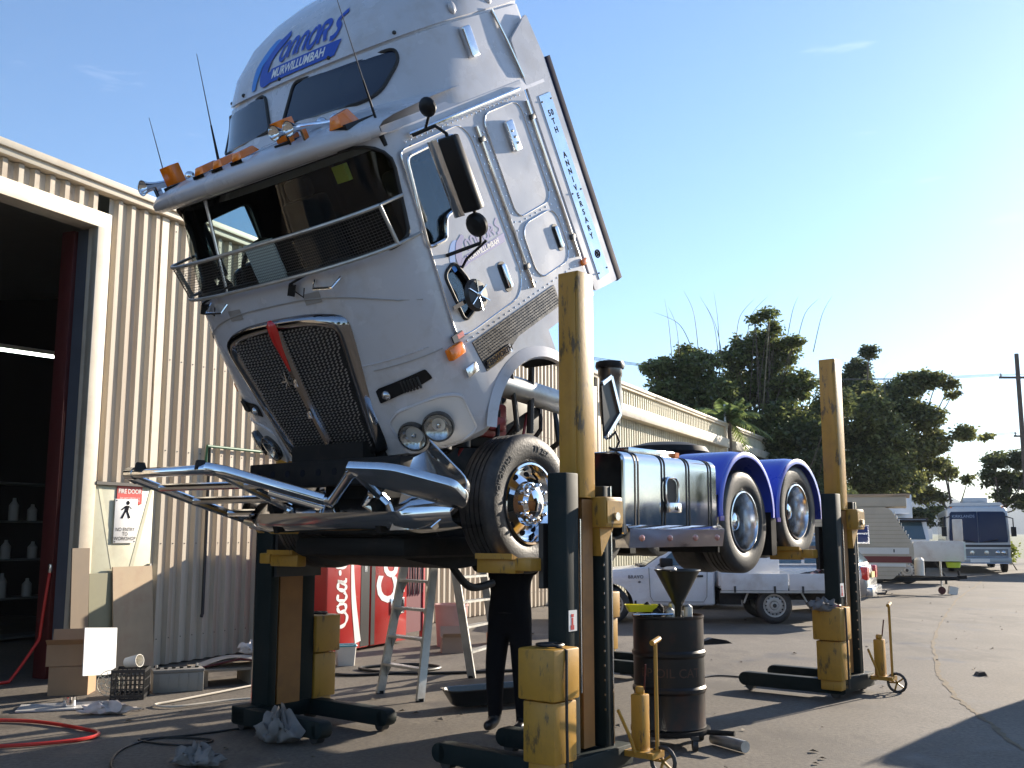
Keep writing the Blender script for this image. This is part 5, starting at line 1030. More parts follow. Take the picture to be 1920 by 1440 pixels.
rag((-3.05, 12.25, .27), (.18, .14, .09), 'white crumpled rag heaped on the square plastic container', mat('white_rag', (.6, .57, .55), .9, var=.2, scale=9), seed=8)
t = thing('orange_jack', 'small orange trolley jack against the shed wall', 'jack', (-2.62, 13.0, 0), R(30)); M().box(-.30, .30, -.12, .12, .06, .16).build('frame', mat('jack_orange', (.50, .09, .02), .5, var=.2), t, bevel=.01); M().prism([(-.28, .16), (.25, .34), (.25, .28), (-.10, .16)], -.06, .06).build('arm', YEL, t); M().tube([(-.25, 0, .16), (-.35, 0, .40), (-.2, 0, .43)], .015).build('handle', YEL, t)
for x_ in (-.22, .22):
    for y in (-.13, .13): M().cyl((x_, y - .02, .05), (x_, y + .02, .05), .05, n=12).build('wheel', STEELD, t)
t = thing('blue_lid_tub', 'small white tub with a blue rim beside the Coca-Cola vending machine', 'tub', (-2.15, 13.35, 0), R(15)); M().loft([[(x_ * a, y_ * a, z) for x_, y_ in rrect(-.13, .13, -.11, .11, .03)] for a, z in ((.85, 0), (1, .25), (.95, .25), (.82, .02))]).build('tub', OFFW, t); M().tube([(x_ * 1.02, y_ * 1.02, .25) for x_, y_ in rrect(-.13, .13, -.11, .11, .03)], .012, 6, closed=True).build('rim', mat('aqua_rim', (.1, .4, .5), .4), t)
cardbox('small open carton in front of the pink bin behind the ladder', -.86, 14.75, 0, .30, .25, .22, R(10), mat('dull_card', (.36, .26, .20), .8))
t = bucket(-.92, 15.6, 'tall faded pink plastic bin against the shed wall', mat('faded_pink', (.52, .30, .26), .5, var=.1), .25, .62, 'pink_bin')
cardbox('flat brown carton tray by the wall behind the ladder', -.05, 16.0, .0, .6, .35, .16, R(26), mat('tray_card', (.33, .22, .14), .8), False); rag((-.15, 15.7, .0), (.13, .10, .09), 'scrunched white plastic bag beside the carton tray', mat('bag_white', (.65, .65, .66), .4), seed=11)
def cable(name, label, P, r, m_, cat='cable'): return tag(M().tube([(x_, y_, max(r, z)) for x_, y_, z in spl([Vector(p) for p in P], 8)], r, 7).build(name, m_), label, cat)
cable('air_hose', 'red air hose loop lying on the shaded ground at left', [(-5.3, 9.3, .02), (-4.4, 9.35, .02), (-3.65, 8.95, .02), (-3.45, 8.7, .02), (-3.6, 8.45, .02), (-4.1, 8.25, .02), (-4.9, 8.2, .02)], .016, HOSER, 'hose')
cable('pale_cable', 'pale cable curving over the ground in front of the platform', [(-2.5, 12.3, .02), (-2.9, 11.4, .02), (-3.35, 10.5, .02), (-3.5, 10.2, .02), (-3.25, 10.1, .02), (-2.8, 10.5, .02), (-2.2, 10.75, .02)], .011, WCABLE)
cable('power_cable', 'black cable looping over the shaded ground at bottom left', [(-2.1, 9.25, .01), (-2.7, 8.75, .01), (-3.05, 8.55, .01), (-2.6, 8.35, .01), (-2.45, 8.55, .01), (-2.9, 8.65, .01), (-3.05, 8.2, .01), (-2.9, 7.6, .01), (-2.6, 7.2, .01)], .009, CABLE)
cable('black_hose', 'coiled black hose on the ground before the vending machines', [(-2.4, 12.6, .015), (-1.9, 12.3, .015), (-1.2, 12.6, .015), (-.9, 13.0, .015), (-1.3, 13.3, .015), (-1.9, 12.9, .015), (-1.2, 12.45, .015), (0, 12.7, .015), (1.2, 13.2, .015)], .018, CABLE, 'hose')
cable('lift_cable', 'thin black cable running between the rear column lifts', [(1.3, 12.5, .01), (1.9, 12.35, .01), (2.1, 12.1, .01), (2.5, 12.3, .01), (3.0, 11.9, .01), (3.3, 11.6, .01)], .009, CABLE)
tag(M().prism([(-.25, 0), (.3, .0), (.2, .05), (-.05, .09), (-.2, .04)], -.06, .06).build('scrap_rubber', BLACK, None, (3.1, 15.9, 0), (0, 0, .3)), 'flat black scrap of rubber on the ground below the white ute', 'scrap')
tag(M().prism([(-.06, 0), (.07, .0), (.03, .05), (-.03, .04)], -.05, .05).build('stone', mat('stone_dark', (.08, .07, .06), .9), None, (5.6, 12.4, 0)), 'small dark stone on the open concrete right of the rear lift', 'stone')
lf = M(); rd = random.Random(5)
for i in range(260):
    d = rd.uniform(7.5, 34); x_ = rd.uniform(-.42, .5) * d; a = rd.uniform(0, 6.28); s_ = rd.uniform(.012, .045); z = .008
    if x_ < -4.4 + (d - 13) * .45: continue
    lf.add([(x_ + s_ * math.cos(a), d + s_ * math.sin(a), z), (x_ + s_ * .6 * math.cos(a + 1.6), d + s_ * .6 * math.sin(a + 1.6), z + s_ * .5), (x_ + s_ * math.cos(a + 3.1), d + s_ * math.sin(a + 3.1), z), (x_ + s_ * .5 * math.cos(a + 4.7), d + s_ * .5 * math.sin(a + 4.7), z + .004)], [(0, 1, 2, 3)])
tag(lf.build('ground_litter', mat('litter', (.22, .18, .13), .9, var=.5, scale=2), smooth=0), 'scattered leaves and grit across the concrete yard', 'litter', kind='stuff')
# ================================================================ vehicles
def road_wheel(parent, x_, y_, r, w_, s_, steel=True, rimr=.6):
    k = M(); rr = r * rimr
    k.lathe([(rr, -w_ / 2 + .02), (r * .80, -w_ / 2), (r * .95, -w_ / 2 + .02), (r, -w_ / 2 + .05), (r, w_ / 2 - .05), (r * .95, w_ / 2 - .02), (r * .8, w_ / 2), (rr, w_ / 2 - .02)], (0, 0, 0), 'y', 32, closed=True); wl = k.build('wheel', RUB, parent, (x_, y_, r), smooth=40)
    pr = [(rr + .01, .0), (rr + .012, -w_ / 2 + .01), (rr - .012, -w_ / 2 + .012), (rr * .88, -w_ / 2 + .05), (rr * .72, -w_ / 2 + .035), (rr * .45, -w_ / 2 + .04), (rr * .35, -w_ / 2 + .01), (.001, -w_ / 2 + .005)]
    if s_ > 0: pr = [(a, -b) for a, b in pr]
    M().lathe(pr, (0, 0, 0), 'y', 28).build('rim', mat('steel_rim', (.45, .44, .42), .4, .6, var=.1), wl)
    k = M()
    for i in range(14): a = i * math.pi / 7; k.lathe([(.001, s_ * (w_ / 2 - .028)), (rr * .075, s_ * (w_ / 2 - .03))], (rr * .8 * math.cos(a), 0, rr * .8 * math.sin(a)), 'y', 8)
    tag(k.build('rim_slots', INK, wl), kind='stuff'); M().lathe([(rr * .2, s_ * (w_ / 2 - .01)), (rr * .15, s_ * (w_ / 2 + .005)), (.001, s_ * (w_ / 2 + .006))], (0, 0, 0), 'y', 14).build('hub_cap', STEELD, wl); return wl
CARG = mat('car_glass', (.05, .09, .12), .05, spec=.8)
def quad_panel(pts, m_, name, parent, off=.006):
    P = [Vector(p) for p in pts]; n = (P[1] - P[0]).cross(P[2] - P[0]).normalized() * off; k = M(); k.add([p + n for p in P] + [p - n for p in P], [tuple(range(len(P))), tuple(range(2 * len(P) - 1, len(P) - 1, -1))] + [(i, (i + 1) % len(P), len(P) + (i + 1) % len(P), len(P) + i) for i in range(len(P))]); return k.build(name, m_, parent, smooth=0)
def body_from(prof, hw, arches, m_, parent, name='body', bevel=.06, ar=.40, tuck=.06):
    k = M(); k.prism(prof, -hw, hw); o = k.build(name, [m_, INK], parent, bevel=bevel, seg=3, smooth=40); cs = []
    for v in o.data.vertices:
        if v.co.z > .95: v.co.y *= 1 - .16 * (v.co.z - .95)
        elif v.co.z < .55: v.co.y *= 1 - tuck * (.55 - v.co.z) / .3
    for xa in arches:
        c = M(); c.k = 1; c.cyl((xa, -2, .33), (xa, 2, .33), ar, n=32); cs.append(cutter(c))
    bpy.context.view_layer.update()
    for c in cs: c.matrix_world = o.matrix_world
    bool_diff(o, cs); return o
UW = mat('ute_white', (.72, .73, .75), .3, coat=.5, var=.03, dirt=(.4, .36, .30), damt=.25, dscale=2)
U = thing('flat_tray_ute', 'white flat-tray ute parked side-on behind the drum', 'ute', (3.46, 20.18, 0), R(-3))
bd = body_from([(-2.30, .36), (-2.36, .62), (-2.30, .86), (-1.9, .95), (-.88, 1.05), (.42, 1.06), (.42, .33), (-.9, .31)], .82, (-1.52,), UW, U, bevel=.05)
gh = M(); gh.loft([[(-.92, -.78, 1.03), (.40, -.79, 1.03), (.40, .79, 1.03), (-.92, .78, 1.03)], [(-.86, -.765, 1.07), (.40, -.775, 1.07), (.40, .775, 1.07), (-.86, .765, 1.07)], [(-.12, -.64, 1.56), (.34, -.66, 1.58), (.34, .66, 1.58), (-.12, .64, 1.56)], [(-.02, -.58, 1.63), (.28, -.6, 1.64), (.28, .6, 1.64), (-.02, .58, 1.63)]]); gh.build('cabin', UW, U, bevel=.02)
for s_ in (-1, 1):
    quad_panel([(-.66, s_ * .778, 1.075), (.30, s_ * .785, 1.075), (.27, s_ * .672, 1.53), (-.12, s_ * .665, 1.53)], CARG, 'side_window', bd)
    quad_panel([(-.70, s_ * .826, 1.05), (.22, s_ * .826, 1.05), (.22, s_ * .826, 1.043), (-.70, s_ * .826, 1.043)], TRIM, 'window_seal', bd)
    M().tube([(-.82, s_ * .823, 1.04), (-.80, s_ * .824, .50), (-.74, s_ * .812, .40), (.20, s_ * .812, .40), (.26, s_ * .822, .50), (.28, s_ * .823, 1.04)], .006, 5).build('door_gap', mat('gap_grey', (.18, .18, .18), .7), bd)
    M().box(-.62, -.38, min(s_ * .85, s_ * 1.02), max(s_ * .85, s_ * 1.02), 1.04, 1.22).build('wing_mirror', BLACK, bd, bevel=.03)
    M().box(.06, .20, min(s_ * .82, s_ * .84), max(s_ * .82, s_ * .84), .86, .90).build('door_handle', BLACK, bd, bevel=.008)
    road_wheel(U, -1.52, s_ * .71, .335, .22, s_); road_wheel(U, 1.52, s_ * .71, .335, .22, s_)
    M().box(-1.10, -1.06, min(s_ * .60, s_ * .80), max(s_ * .60, s_ * .80), .16, .42).build('mud_flap', BLACK, U)
    M().tube([(1.05, s_ * .80, .62), (.95, s_ * .80, .38)], .018).build('tray_stay', ALUD, U); M().tube([(2.0, s_ * .80, .62), (2.12, s_ * .80, .40)], .018).build('tray_stay', ALUD, U)
quad_panel([(-.86, -.70, 1.075), (-.86, .70, 1.075), (-.17, .58, 1.545), (-.17, -.58, 1.545)], CARG, 'windscreen', bd, .012); M().box(-.98, -.80, -.72, .72, 1.035, 1.075).build('scuttle', BLACK, bd)
M().box(-2.40, -2.30, -.78, .78, .36, .58).build('bumper', BLACK, U, bevel=.03)
for s_ in (-1, 1): M().box(-2.345, -2.22, min(s_ * .52, s_ * .80), max(s_ * .52, s_ * .80), .68, .84).build('headlight', CLEAR, U, bevel=.02)
text_part('BRAVO', 'badge', mat('badge_grey', (.12, .12, .13), .4), U, lambda x, y, z: (-1.07 + x, -.829, .86 + y), size=.085, space=1.1, offset=.002); M().ball((-1.0, -.826, .77), .03, 8, (1, .3, .6)).build('badge', MATS['badge_grey'], U)
tr_ = M().box(.50, 3.05, -.90, .90, .66, .72).build('tray_floor', ALUD, U); TRW = mat('tray_white', (.66, .66, .66), .35, var=.06, dirt=(.3, .2, .12), damt=.35, dscale=3)
for s_ in (-1, 1):
    for a, b2 in ((.52, 1.76), (1.78, 3.02)):
        dr = M().box(a, b2, min(s_ * .90, s_ * .93), max(s_ * .90, s_ * .93), .62, .93).build('drop_side', TRW, tr_, bevel=.008)
        for xh in (a + .25, b2 - .25): M().box(xh - .02, xh + .02, min(s_ * .93, s_ * .945), max(s_ * .93, s_ * .945), .58, .70).build('hinge', STEELD, tr_)
    M().box(.5, 3.05, min(s_ * .88, s_ * .94), max(s_ * .88, s_ * .94), .575, .615).build('coaming', ALUD, tr_)
M().box(3.03, 3.06, -.9, .9, .62, .93).build('tail_board', TRW, tr_); M().box(.48, .53, -.9, .9, .7, 1.0).tube([(.5, -.8, 1.0), (.5, -.8, 1.45), (.5, .8, 1.45), (.5, .8, 1.0)], .025).build('head_board', TRW, tr_)
M().box(.45, 3.0, -.45, -.37, .42, .62).box(.45, 3.0, .37, .45, .42, .62).box(.5, .9, -.8, -.4, .35, .6).build('chassis', CHAS, U); M().box(1.4, 1.64, -.7, .7, .26, .42).build('rear_axle', CHAS, U); M().box(3.06, 3.09, -.86, -.66, .40, .52).build('tail_light', REDL, U)
t = thing('white_tool_box', 'large white box on the tray of the white ute', 'box', (4.35, 20.15, .745), R(-3)); M().box(-.45, .80, -.55, .55, 0, .50).build('case', UW, t, bevel=.02); M().box(-.46, .81, -.56, .56, .50, .54).build('lid', UW, t, bevel=.012)
t = thing('scrap_pile', 'dark scrap pieces piled behind the white box on the ute tray', 'scrap', (5.75, 19.8, .745)); 
for i in range(6): M().box(-.1, .1 + .05 * i, -.05, .08, 0, .07).build('scrap_piece', [STEELD, REDP, BLACK][i % 3], t, (-.3 + .12 * i, -.1 + .07 * (i % 3), .02 + .03 * i), (.3 * i, .2, i))

def wagon(label, loc, rot, m_, hw=.88, H=1.62, name='station_wagon'):
    W = thing(name, label, 'wagon', loc, rot)
    b = body_from([(-2.3, .35), (-2.36, .62), (-2.25, .82), (-1.2, .98), (2.1, 1.02), (2.22, .98), (2.30, .70), (2.30, .40), (2.15, .33), (-1, .30)], hw, (-1.42, 1.32), m_, W, bevel=.07)
    g_ = M(); g_.loft([[(-1.22, -hw + .06, .97), (2.16, -hw + .05, 1.0), (2.16, hw - .05, 1.0), (-1.22, hw - .06, .97)], [(-.55, -hw + .17, H - .10), (1.72, -hw + .17, H - .07), (1.72, hw - .17, H - .07), (-.55, hw - .17, H - .10)], [(-.40, -hw + .25, H - .02), (1.55, -hw + .25, H), (1.55, hw - .25, H), (-.40, hw - .25, H - .02)]]); g_.build('cabin', m_, W, bevel=.03)
    for s_ in (-1, 1):
        y0, y1 = s_ * (hw - .045), s_ * (hw - .158)
        for a in ([(-.92, 1.02), (-.05, 1.03), (-.05, H - .13), (-.48, H - .14)], [(.02, 1.03), (.95, 1.04), (.95, H - .12), (.02, H - .13)], [(1.02, 1.04), (1.95, 1.06), (1.66, H - .13), (1.02, H - .12)]):
            quad_panel([(x_, y0 + (y1 - y0) * (z - .99) / (H - .10 - .99), z) for x_, z in a], CARG, 'side_window', b)
        for xa in (-1.42, 1.32): road_wheel(W, xa, s_ * (hw - .12), .34, .22, s_)
        M().box(2.16, 2.315, min(s_ * .60, s_ * (hw - .0)), max(s_ * .60, s_ * (hw - .0)), .70, .98).build('tail_light', REDL, W, bevel=.03); M().box(-2.37, -2.2, min(s_ * .5, s_ * .8), max(s_ * .5, s_ * .8), .66, .80).build('headlight', CLEAR, W, bevel=.02)
        M().tube([(-.3, s_ * (hw - .2), H + .03), (1.5, s_ * (hw - .2), H + .04)], .016).build('roof_rail', ALU, W); M().box(-.88, -.72, min(s_ * hw, s_ * (hw + .18)), max(s_ * hw, s_ * (hw + .18)), 1.0, 1.13).build('wing_mirror', m_, W, bevel=.03)
    quad_panel([(2.135, -hw + .16, 1.06), (2.135, hw - .16, 1.06), (1.77, hw - .26, H - .13), (1.77, -hw + .26, H - .13)], CARG, 'rear_window', b, .012); quad_panel([(-1.14, -hw + .14, 1.03), (-1.14, hw - .14, 1.03), (-.60, hw - .24, H - .15), (-.60, -hw + .24, H - .15)], CARG, 'windscreen', b, .012)
    M().box(2.24, 2.40, -hw + .03, hw - .03, .36, .56).build('rear_bumper', m_, W, bevel=.04); M().box(2.30, 2.325, -.26, .26, .74, .86).build('number_plate', mat('plate_yellow', (.7, .6, .2), .5), W); M().box(-2.42, -2.28, -hw + .05, hw - .05, .36, .56).build('front_bumper', m_, W, bevel=.04); M().tube([(2.3, 0, .38), (2.55, 0, .40), (2.58, 0, .47)], .025).build('tow_ball', STEELD, W)
    return W
SILV = mat('silver_paint', (.45, .45, .45), .25, .6, coat=.5); MAR = mat('grey_maroon_paint', (.26, .19, .18), .3, coat=.5)
wagon('silver station wagon parked nose-in behind the rear column lift', (5.75, 23.2, 0), R(154) + math.pi, SILV)
wagon('dull pinkish-grey four-wheel drive added out of frame at right to shade the yard corner', (7.95, 11.7, 0), R(50), MAR, .92, 2.12, 'unseen_wagon')  # unseen vehicle added to cast the corner shadow and show in the chrome

# ---- caravan (local: x forward along drawbar, y, z)
CV = thing('caravan', 'cream caravan with a maroon stripe parked nose-out by the trees', 'caravan', (8.85, 29.6, 0), R(-21)); CV.scale = (1, 1, 1.06)
CC = mat('caravan_cream', (.52, .45, .34), .5, var=.04, dirt=(.3, .25, .18), damt=.3, dscale=1.5); CW = mat('caravan_white', (.68, .67, .62), .45, var=.04)
pf = [(-2.3, .42), (2.05, .42), (2.62, .98), (2.62, 1.25), (2.10, 2.18), (1.95, 2.26), (-2.1, 2.26), (-2.35, 2.1)]
M().prism(rpoly(pf, .06), -1.08, 1.08).build('body', CC, CV, smooth=30)
for i in range(16): M().box(-2.3, 2.1 + (.35 if i < 8 else max(0, .50 - .065 * (i - 7))), -1.083, -1.081, .50 + .105 * i, .508 + .105 * i).build('siding_groove', mat('groove', (.30, .25, .18), .7), CV)
M().box(-2.3, 2.50, -1.088, -1.084, 1.06, 1.22).build('white_band', CW, CV); M().box(-2.3, 2.55, -1.088, -1.084, .84, 1.0).build('maroon_stripe', mat('maroon_stripe', (.16, .025, .02), .5), CV); M().box(-2.3, 2.4, -1.088, -1.084, .74, .82).build('white_band', CW, CV)
M().box(-2.2, 2.5, -1.02, 1.02, 2.27, 2.55).build('pop_top', CC, CV, bevel=.02); M().box(-2.3, 2.6, -1.08, 1.08, 2.551, 2.60).build('roof', mat('caravan_roof', (.42, .30, .20), .6), CV)
for a in ((.72, 1.50), (-1.2, -.3)):
    wf = M().box(a[0], a[1], -1.10, -1.085, 1.32, 1.80).build('window', ALU, CV); M().box(a[0] + .04, a[1] - .04, -1.106, -1.101, 1.36, 1.56).box(a[0] + .04, a[1] - .04, -1.106, -1.101, 1.60, 1.77).build('pane', mat('blue_curtain_pane', (.05, .07, .2), .08), wf)
for i in range(9):
    z = 1.27 + .1 * i; x_ = 2.62 - (z - 1.25) * .56; M().box(x_ + .0, x_ + .02, -1.0, 1.0, z, z + .085).build('front_slat', CW, CV)
for i in range(5):
    z = .52 + .1 * i; x_ = 2.05 + (z - .42) * 1.02; M().box(x_ + .0, x_ + .03, -1.0, 1.0, z, z + .085).build('front_slat', CW, CV)
M().bar((1.8, -.8, .40), (3.75, 0, .42), .06, .10).bar((1.8, .8, .40), (3.75, 0, .42), .06, .10).build('drawbar', CHAS, CV); M().bar((3.7, 0, .44), (3.95, 0, .46), .08, .10).tube([(3.75, 0, .5), (3.75, 0, .62)], .03).build('coupling', CHAS, CV)
jk = M().tube([(3.3, .15, .2), (3.3, .15, .85)], .028).build('jockey_post', ALU, CV); M().cyl((3.3, .12, .10), (3.3, .18, .10), .10, n=16).build('jockey_wheel', REDP, jk); M().lathe([(.001, 0), (.13, 0), (.13, .40), (.08, .46), (.001, .46)], (2.75, .25, .48), 'z', 16).build('gas_bottle', OFFW, CV)
t = M().box(-.12, .12, -.05, .05, 0, .22).build('wheel_chock', OFFW, None, (12.2, 28.4, 0), (0, .2, 0)); tag(t, 'white block on the ground under the caravan drawbar', 'block')
for s_ in (-1, 1): road_wheel(CV, -.4, s_ * .95, .32, .18, s_)
M().box(-1, .4, -1.09, -1.075, .40, .72).build('wheel_spat', INK, CV)
M().box(2.1, 2.13, -1.1, -1.086, 1.10, 1.18).build('vent', INK, CV)

# ---- white box trailer, fridge truck, coach, second caravan
T2 = thing('flat_trailer', 'white steel tipper trailer standing in front of the coach', 'trailer', (13.6, 35.5, 0), R(-20)); TW = mat('trailer_white', (.66, .64, .60), .4, var=.05, dirt=(.3, .16, .08), damt=.4, dscale=2)
M().box(-2.6, 1.9, -1.0, -.95, .75, 1.42).box(-2.6, 1.9, .95, 1.0, .75, 1.42).box(-2.6, 1.9, -.95, .95, .75, .82).box(1.85, 1.9, -.95, .95, .82, 1.42).build('tub', TW, T2, bevel=.01); M().box(1.60, 1.90, -1.0, -.80, 1.43, 2.15).build('post', TW, T2, bevel=.02); M().box(1.901, 1.96, -.95, .95, .8, 1.4).build('tail_board', mat('pale_board', (.62, .68, .62), .5, var=.1), T2)
for s_ in (-1, 1): road_wheel(T2, -.9, s_ * .92, .45, .25, s_); road_wheel(T2, .1, s_ * .92, .45, .25, s_)
M().box(-2.2, 1.8, -.5, .5, .52, .74).build('chassis', CHAS, T2); M().tube([(1.0, -.9, .74), (1.3, -.9, .2)], .03).tube([(1.3, -.9, .2), (1.3, -.9, .0)], .04).build('prop_leg', STEELD, T2); tag(M().lathe([(.001, 0), (.2, 0), (.24, .18), (.26, .18), (.001, .17)], n=16).build('lime_lid', mat('lime_green', (.45, .6, .05), .5), None, (14.7, 34.0, .55)), 'lime green tub hanging under the white trailer', 'tub')
F = thing('fridge_truck', 'white refrigerated truck standing behind the caravan', 'truck', (15.2, 41.5, 0), R(-100 + 10)); FW = mat('truck_white', (.70, .71, .72), .35, var=.04)
M().box(-1.9, 0, -1.0, 1.0, .7, 1.5).prism([(0, 0)] * 3, 0, 0) if False else None
k = M(); k.prism(rpoly([(1.7, .7), (2.0, .7), (2.05, 1.35), (1.80, 2.25), (.30, 2.3), (.30, .7)], .08), -1.0, 1.0); k.build('cab', FW, F); M().box(-4.2, .15, -1.15, 1.15, .95, 3.25).build('cargo_box', FW, F, bevel=.03); fr = M().box(.16, .65, -.85, .85, 2.45, 3.15).build('fridge_unit', FW, F, bevel=.05)
for i in range(5):
    for j in range(5): M().box(.651, .656, -.80 + .1 * i, -.73 + .1 * i, 2.62 + .09 * j, 2.68 + .09 * j).build('vent_hole', INK, fr)
quad_panel([(2.035, -.85, 1.45), (2.035, .85, 1.45), (1.83, .8, 2.12), (1.83, -.8, 2.12)], CARG, 'windscreen', F, .03); M().box(1.9, 2.15, -.95, .95, 2.12, 2.2).box(1.85, 2.05, -1, 1, 2.22, 2.27).build('visor', BLACK, F, bevel=.02); M().box(1.95, 2.1, -1.0, 1.0, .55, .85).build('bumper', FW, F)
for s_ in (-1, 1): road_wheel(F, 1.2, s_ * .88, .42, .25, s_); road_wheel(F, -2.6, s_ * .88, .42, .3, s_); M().box(1.5, 1.6, min(s_ * 1.05, s_ * 1.3), max(s_ * 1.05, s_ * 1.3), 1.45, 1.85).build('mirror', FW, F); quad_panel([(.6, s_ * 1.004, 1.5), (1.6, s_ * 1.004, 1.5), (1.45, s_ * 1.004, 2.1), (.6, s_ * 1.004, 2.1)], CARG, 'side_window', F)
BU = thing('coach', 'white and blue-grey touring coach facing the camera at the far end of the yard', 'coach', (20.0, 43.6, 0), R(90 - 21.0))
BW = mat('coach_white', (.55, .57, .59), .35, var=.04); DARKB = mat('coach_glass', (.012, .03, .08), .08, spec=.25)
k = M(); rings = []
for x_, a, zt in ((0, .94, 2.72), (.06, .985, 2.80), (.25, 1, 2.86), (11.5, 1, 2.86), (11.7, .97, 2.8)): rings.append([(x_, y * a, z) for y, z in rpoly([(-1.22, .40), (-1.25, 1.3), (-1.20, zt - .12), (-.9, zt), (.9, zt), (1.20, zt - .12), (1.25, 1.3), (1.22, .40)], [.05, .05, .12, .1, .1, .12, .05, .05])])
k.loft(rings); k.build('body', BW, BU, smooth=40)
k = M(); k.loft([[(.2 + x_, y * (1 - x_ * .02), z) for y, z in rpoly([(-1.1, 2.86), (-.95, 3.0), (.95, 3.0), (1.1, 2.86)], .05)] for x_ in (0, 11)]); k.build('roof_cap', BW, BU); M().box(.5, 2.0, -.5, .5, 3.0, 3.22).build('air_conditioner', BW, BU, bevel=.06)
for s_ in (-1, 1):
    quad_panel([(-.02, s_ * .008, 1.28), (-.02, s_ * 1.12, 1.30), (-.02, s_ * 1.15, 1.45), (-.02, s_ * 1.09, 2.52), (-.02, s_ * 1.02, 2.60), (-.02, s_ * .008, 2.61)], DARKB, 'windscreen_pane', BU, .012)
    for i in range(7): M().box(.8 + 1.5 * i, 2.22 + 1.5 * i, min(s_ * 1.235, s_ * 1.262), max(s_ * 1.235, s_ * 1.262), 1.40, 2.42).build('side_window', DARKB, BU)
    for q in (.72, .95): M().lathe([(.001, -.035), (.07, -.03), (.10, -.01), (.105, .03)], (-.01, s_ * q, .86), 'x', 16).build('headlight', RF, BU)
    M().lathe([(.001, -.035), (.09, -.03), (.12, .03)], (-.01, s_ * .28, .86), 'x', 16).build('driving_lamp', RF, BU); M().box(-.05, .0, min(s_ * 1.0, s_ * 1.15), max(s_ * 1.0, s_ * 1.15), .55, .62).build('indicator', ORA, BU); M().tube([(-.06, s_ * .15, 1.30), (-.07, s_ * .75, 1.42)], .018).build('wiper', BLACK, BU)
    for x_ in (1.9, 8.6, 9.8): road_wheel(BU, x_, s_ * 1.08, .48, .28, s_)
    M().tube([(-.02, s_ * 1.1, 2.4), (-.3, s_ * 1.35, 2.3), (-.3, s_ * 1.35, 1.9)], .025).box(-.36, -.28, min(s_ * 1.25, s_ * 1.45), max(s_ * 1.25, s_ * 1.45), 1.55, 1.95).build('mirror', BLACK, BU)
    for y in (.5, 1.0): M().ball((.1, s_ * y, 2.78), .04, 8).build('marker_lamp', ORA, BU)
M().box(-.018, .01, -1.22, 1.22, 1.10, 1.20).build('dark_band', mat('band_black', (.02, .02, .025), .4), BU); M().box(-.015, .005, -1.12, 1.12, .70, 1.02).build('lamp_panel', mat('panel_grey', (.16, .18, .2), .4), BU); bpf = M().box(-.12, .05, -1.22, 1.22, .40, .66).build('bumper', mat('bumper_grey', (.35, .37, .4), .35, .4), BU, bevel=.03); M().box(-.128, -.121, -.38, .38, .46, .60).build('number_plate', SIGNW, BU); M().tube([(-.16, -1.1, .68), (-.16, 1.1, .68)], .02).tube([(-.16, -1.1, .42), (-.16, 1.1, .42)], .02).build('nudge_bar', ALU, BU)
text_part('KIRKLANDS', 'destination_lettering', mat('dest_blue', (.25, .35, .5), .5), BU, lambda x, y, z: (-.036, .55 - x, 2.40 + y), size=.17)
C2_ = thing('second_caravan', 'white caravan at the far right edge beside the coach', 'caravan', (23.6, 43.0, 0), R(62)); M().prism(rpoly([(-2.2, .5), (2.0, .5), (2.3, 1.1), (2.1, 2.3), (1.8, 2.5), (-2.1, 2.5), (-2.3, 1.2)], .1), -1.1, 1.1).build('body', CW, C2_); M().prism(rpoly([(-2.3, 2.5), (1.9, 2.5), (1.6, 2.7), (-2.1, 2.72)], .04), -1.15, 1.15).build('roof', CC, C2_); M().box(-.6, .5, 1.1, 1.115, 1.4, 2.0).box(-2.31, -2.29, -.6, .6, 1.4, 2.0).build('window', CARG, C2_)
for s_ in (-1, 1): road_wheel(C2_, 0, s_ * .95, .33, .2, s_)
# ================================================================ trees (each with its own trunk, limbs and leafy crown)
FPX = 1885.; PIT = R(8.45)
def px(x_, y_, d):
    u = (x_ - 960) / FPX; v = (720 - y_) / FPX; dy = math.cos(PIT) - v * math.sin(PIT); dz = math.sin(PIT) + v * math.cos(PIT); return Vector((u / dy * d, d, 1.68 + dz / dy * d))
def leafmat(name, col, var):
    m = bpy.data.materials.new(name); m.use_nodes = True; N = m.node_tree.nodes; L = m.node_tree.links; N.clear(); o = N.new('ShaderNodeOutputMaterial')
    geo = N.new('ShaderNodeNewGeometry'); rmp = N.new('ShaderNodeValToRGB'); e = rmp.color_ramp.elements
    e[0].color = (*[c * (1 - var) for c in col], 1); e[1].color = (*[min(1, c * (1 + var)) for c in col], 1); L.new(geo.outputs['Random Per Island'], rmp.inputs[0])
    d = N.new('ShaderNodeBsdfDiffuse'); t = N.new('ShaderNodeBsdfTranslucent'); gl = N.new('ShaderNodeBsdfGlossy'); gl.inputs['Roughness'].default_value = .35; gl.inputs[0].default_value = (.6, .6, .6, 1)
    L.new(rmp.outputs[0], d.inputs[0]); L.new(rmp.outputs[0], t.inputs[0]); m1 = N.new('ShaderNodeMixShader'); m1.inputs[0].default_value = .55; L.new(d.outputs[0], m1.inputs[1]); L.new(t.outputs[0], m1.inputs[2])
    m2 = N.new('ShaderNodeMixShader'); m2.inputs[0].default_value = .05; L.new(m1.outputs[0], m2.inputs[1]); L.new(gl.outputs[0], m2.inputs[2]); L.new(m2.outputs[0], o.inputs[0]); MATS[name] = m; return m
LF1 = leafmat('bamboo_leaf', (.14, .165, .05), .65); LF2 = leafmat('olive_leaf', (.17, .18, .06), .65); LF3 = leafmat('dark_leaf', (.10, .12, .045), .6); LF4 = leafmat('palm_leaf', (.15, .20, .07), .5)
BARK = mat('bark', (.12, .09, .07), .9, var=.3, scale=3); CANE = mat('bamboo_cane', (.16, .13, .07), .6, var=.3, scale=3)
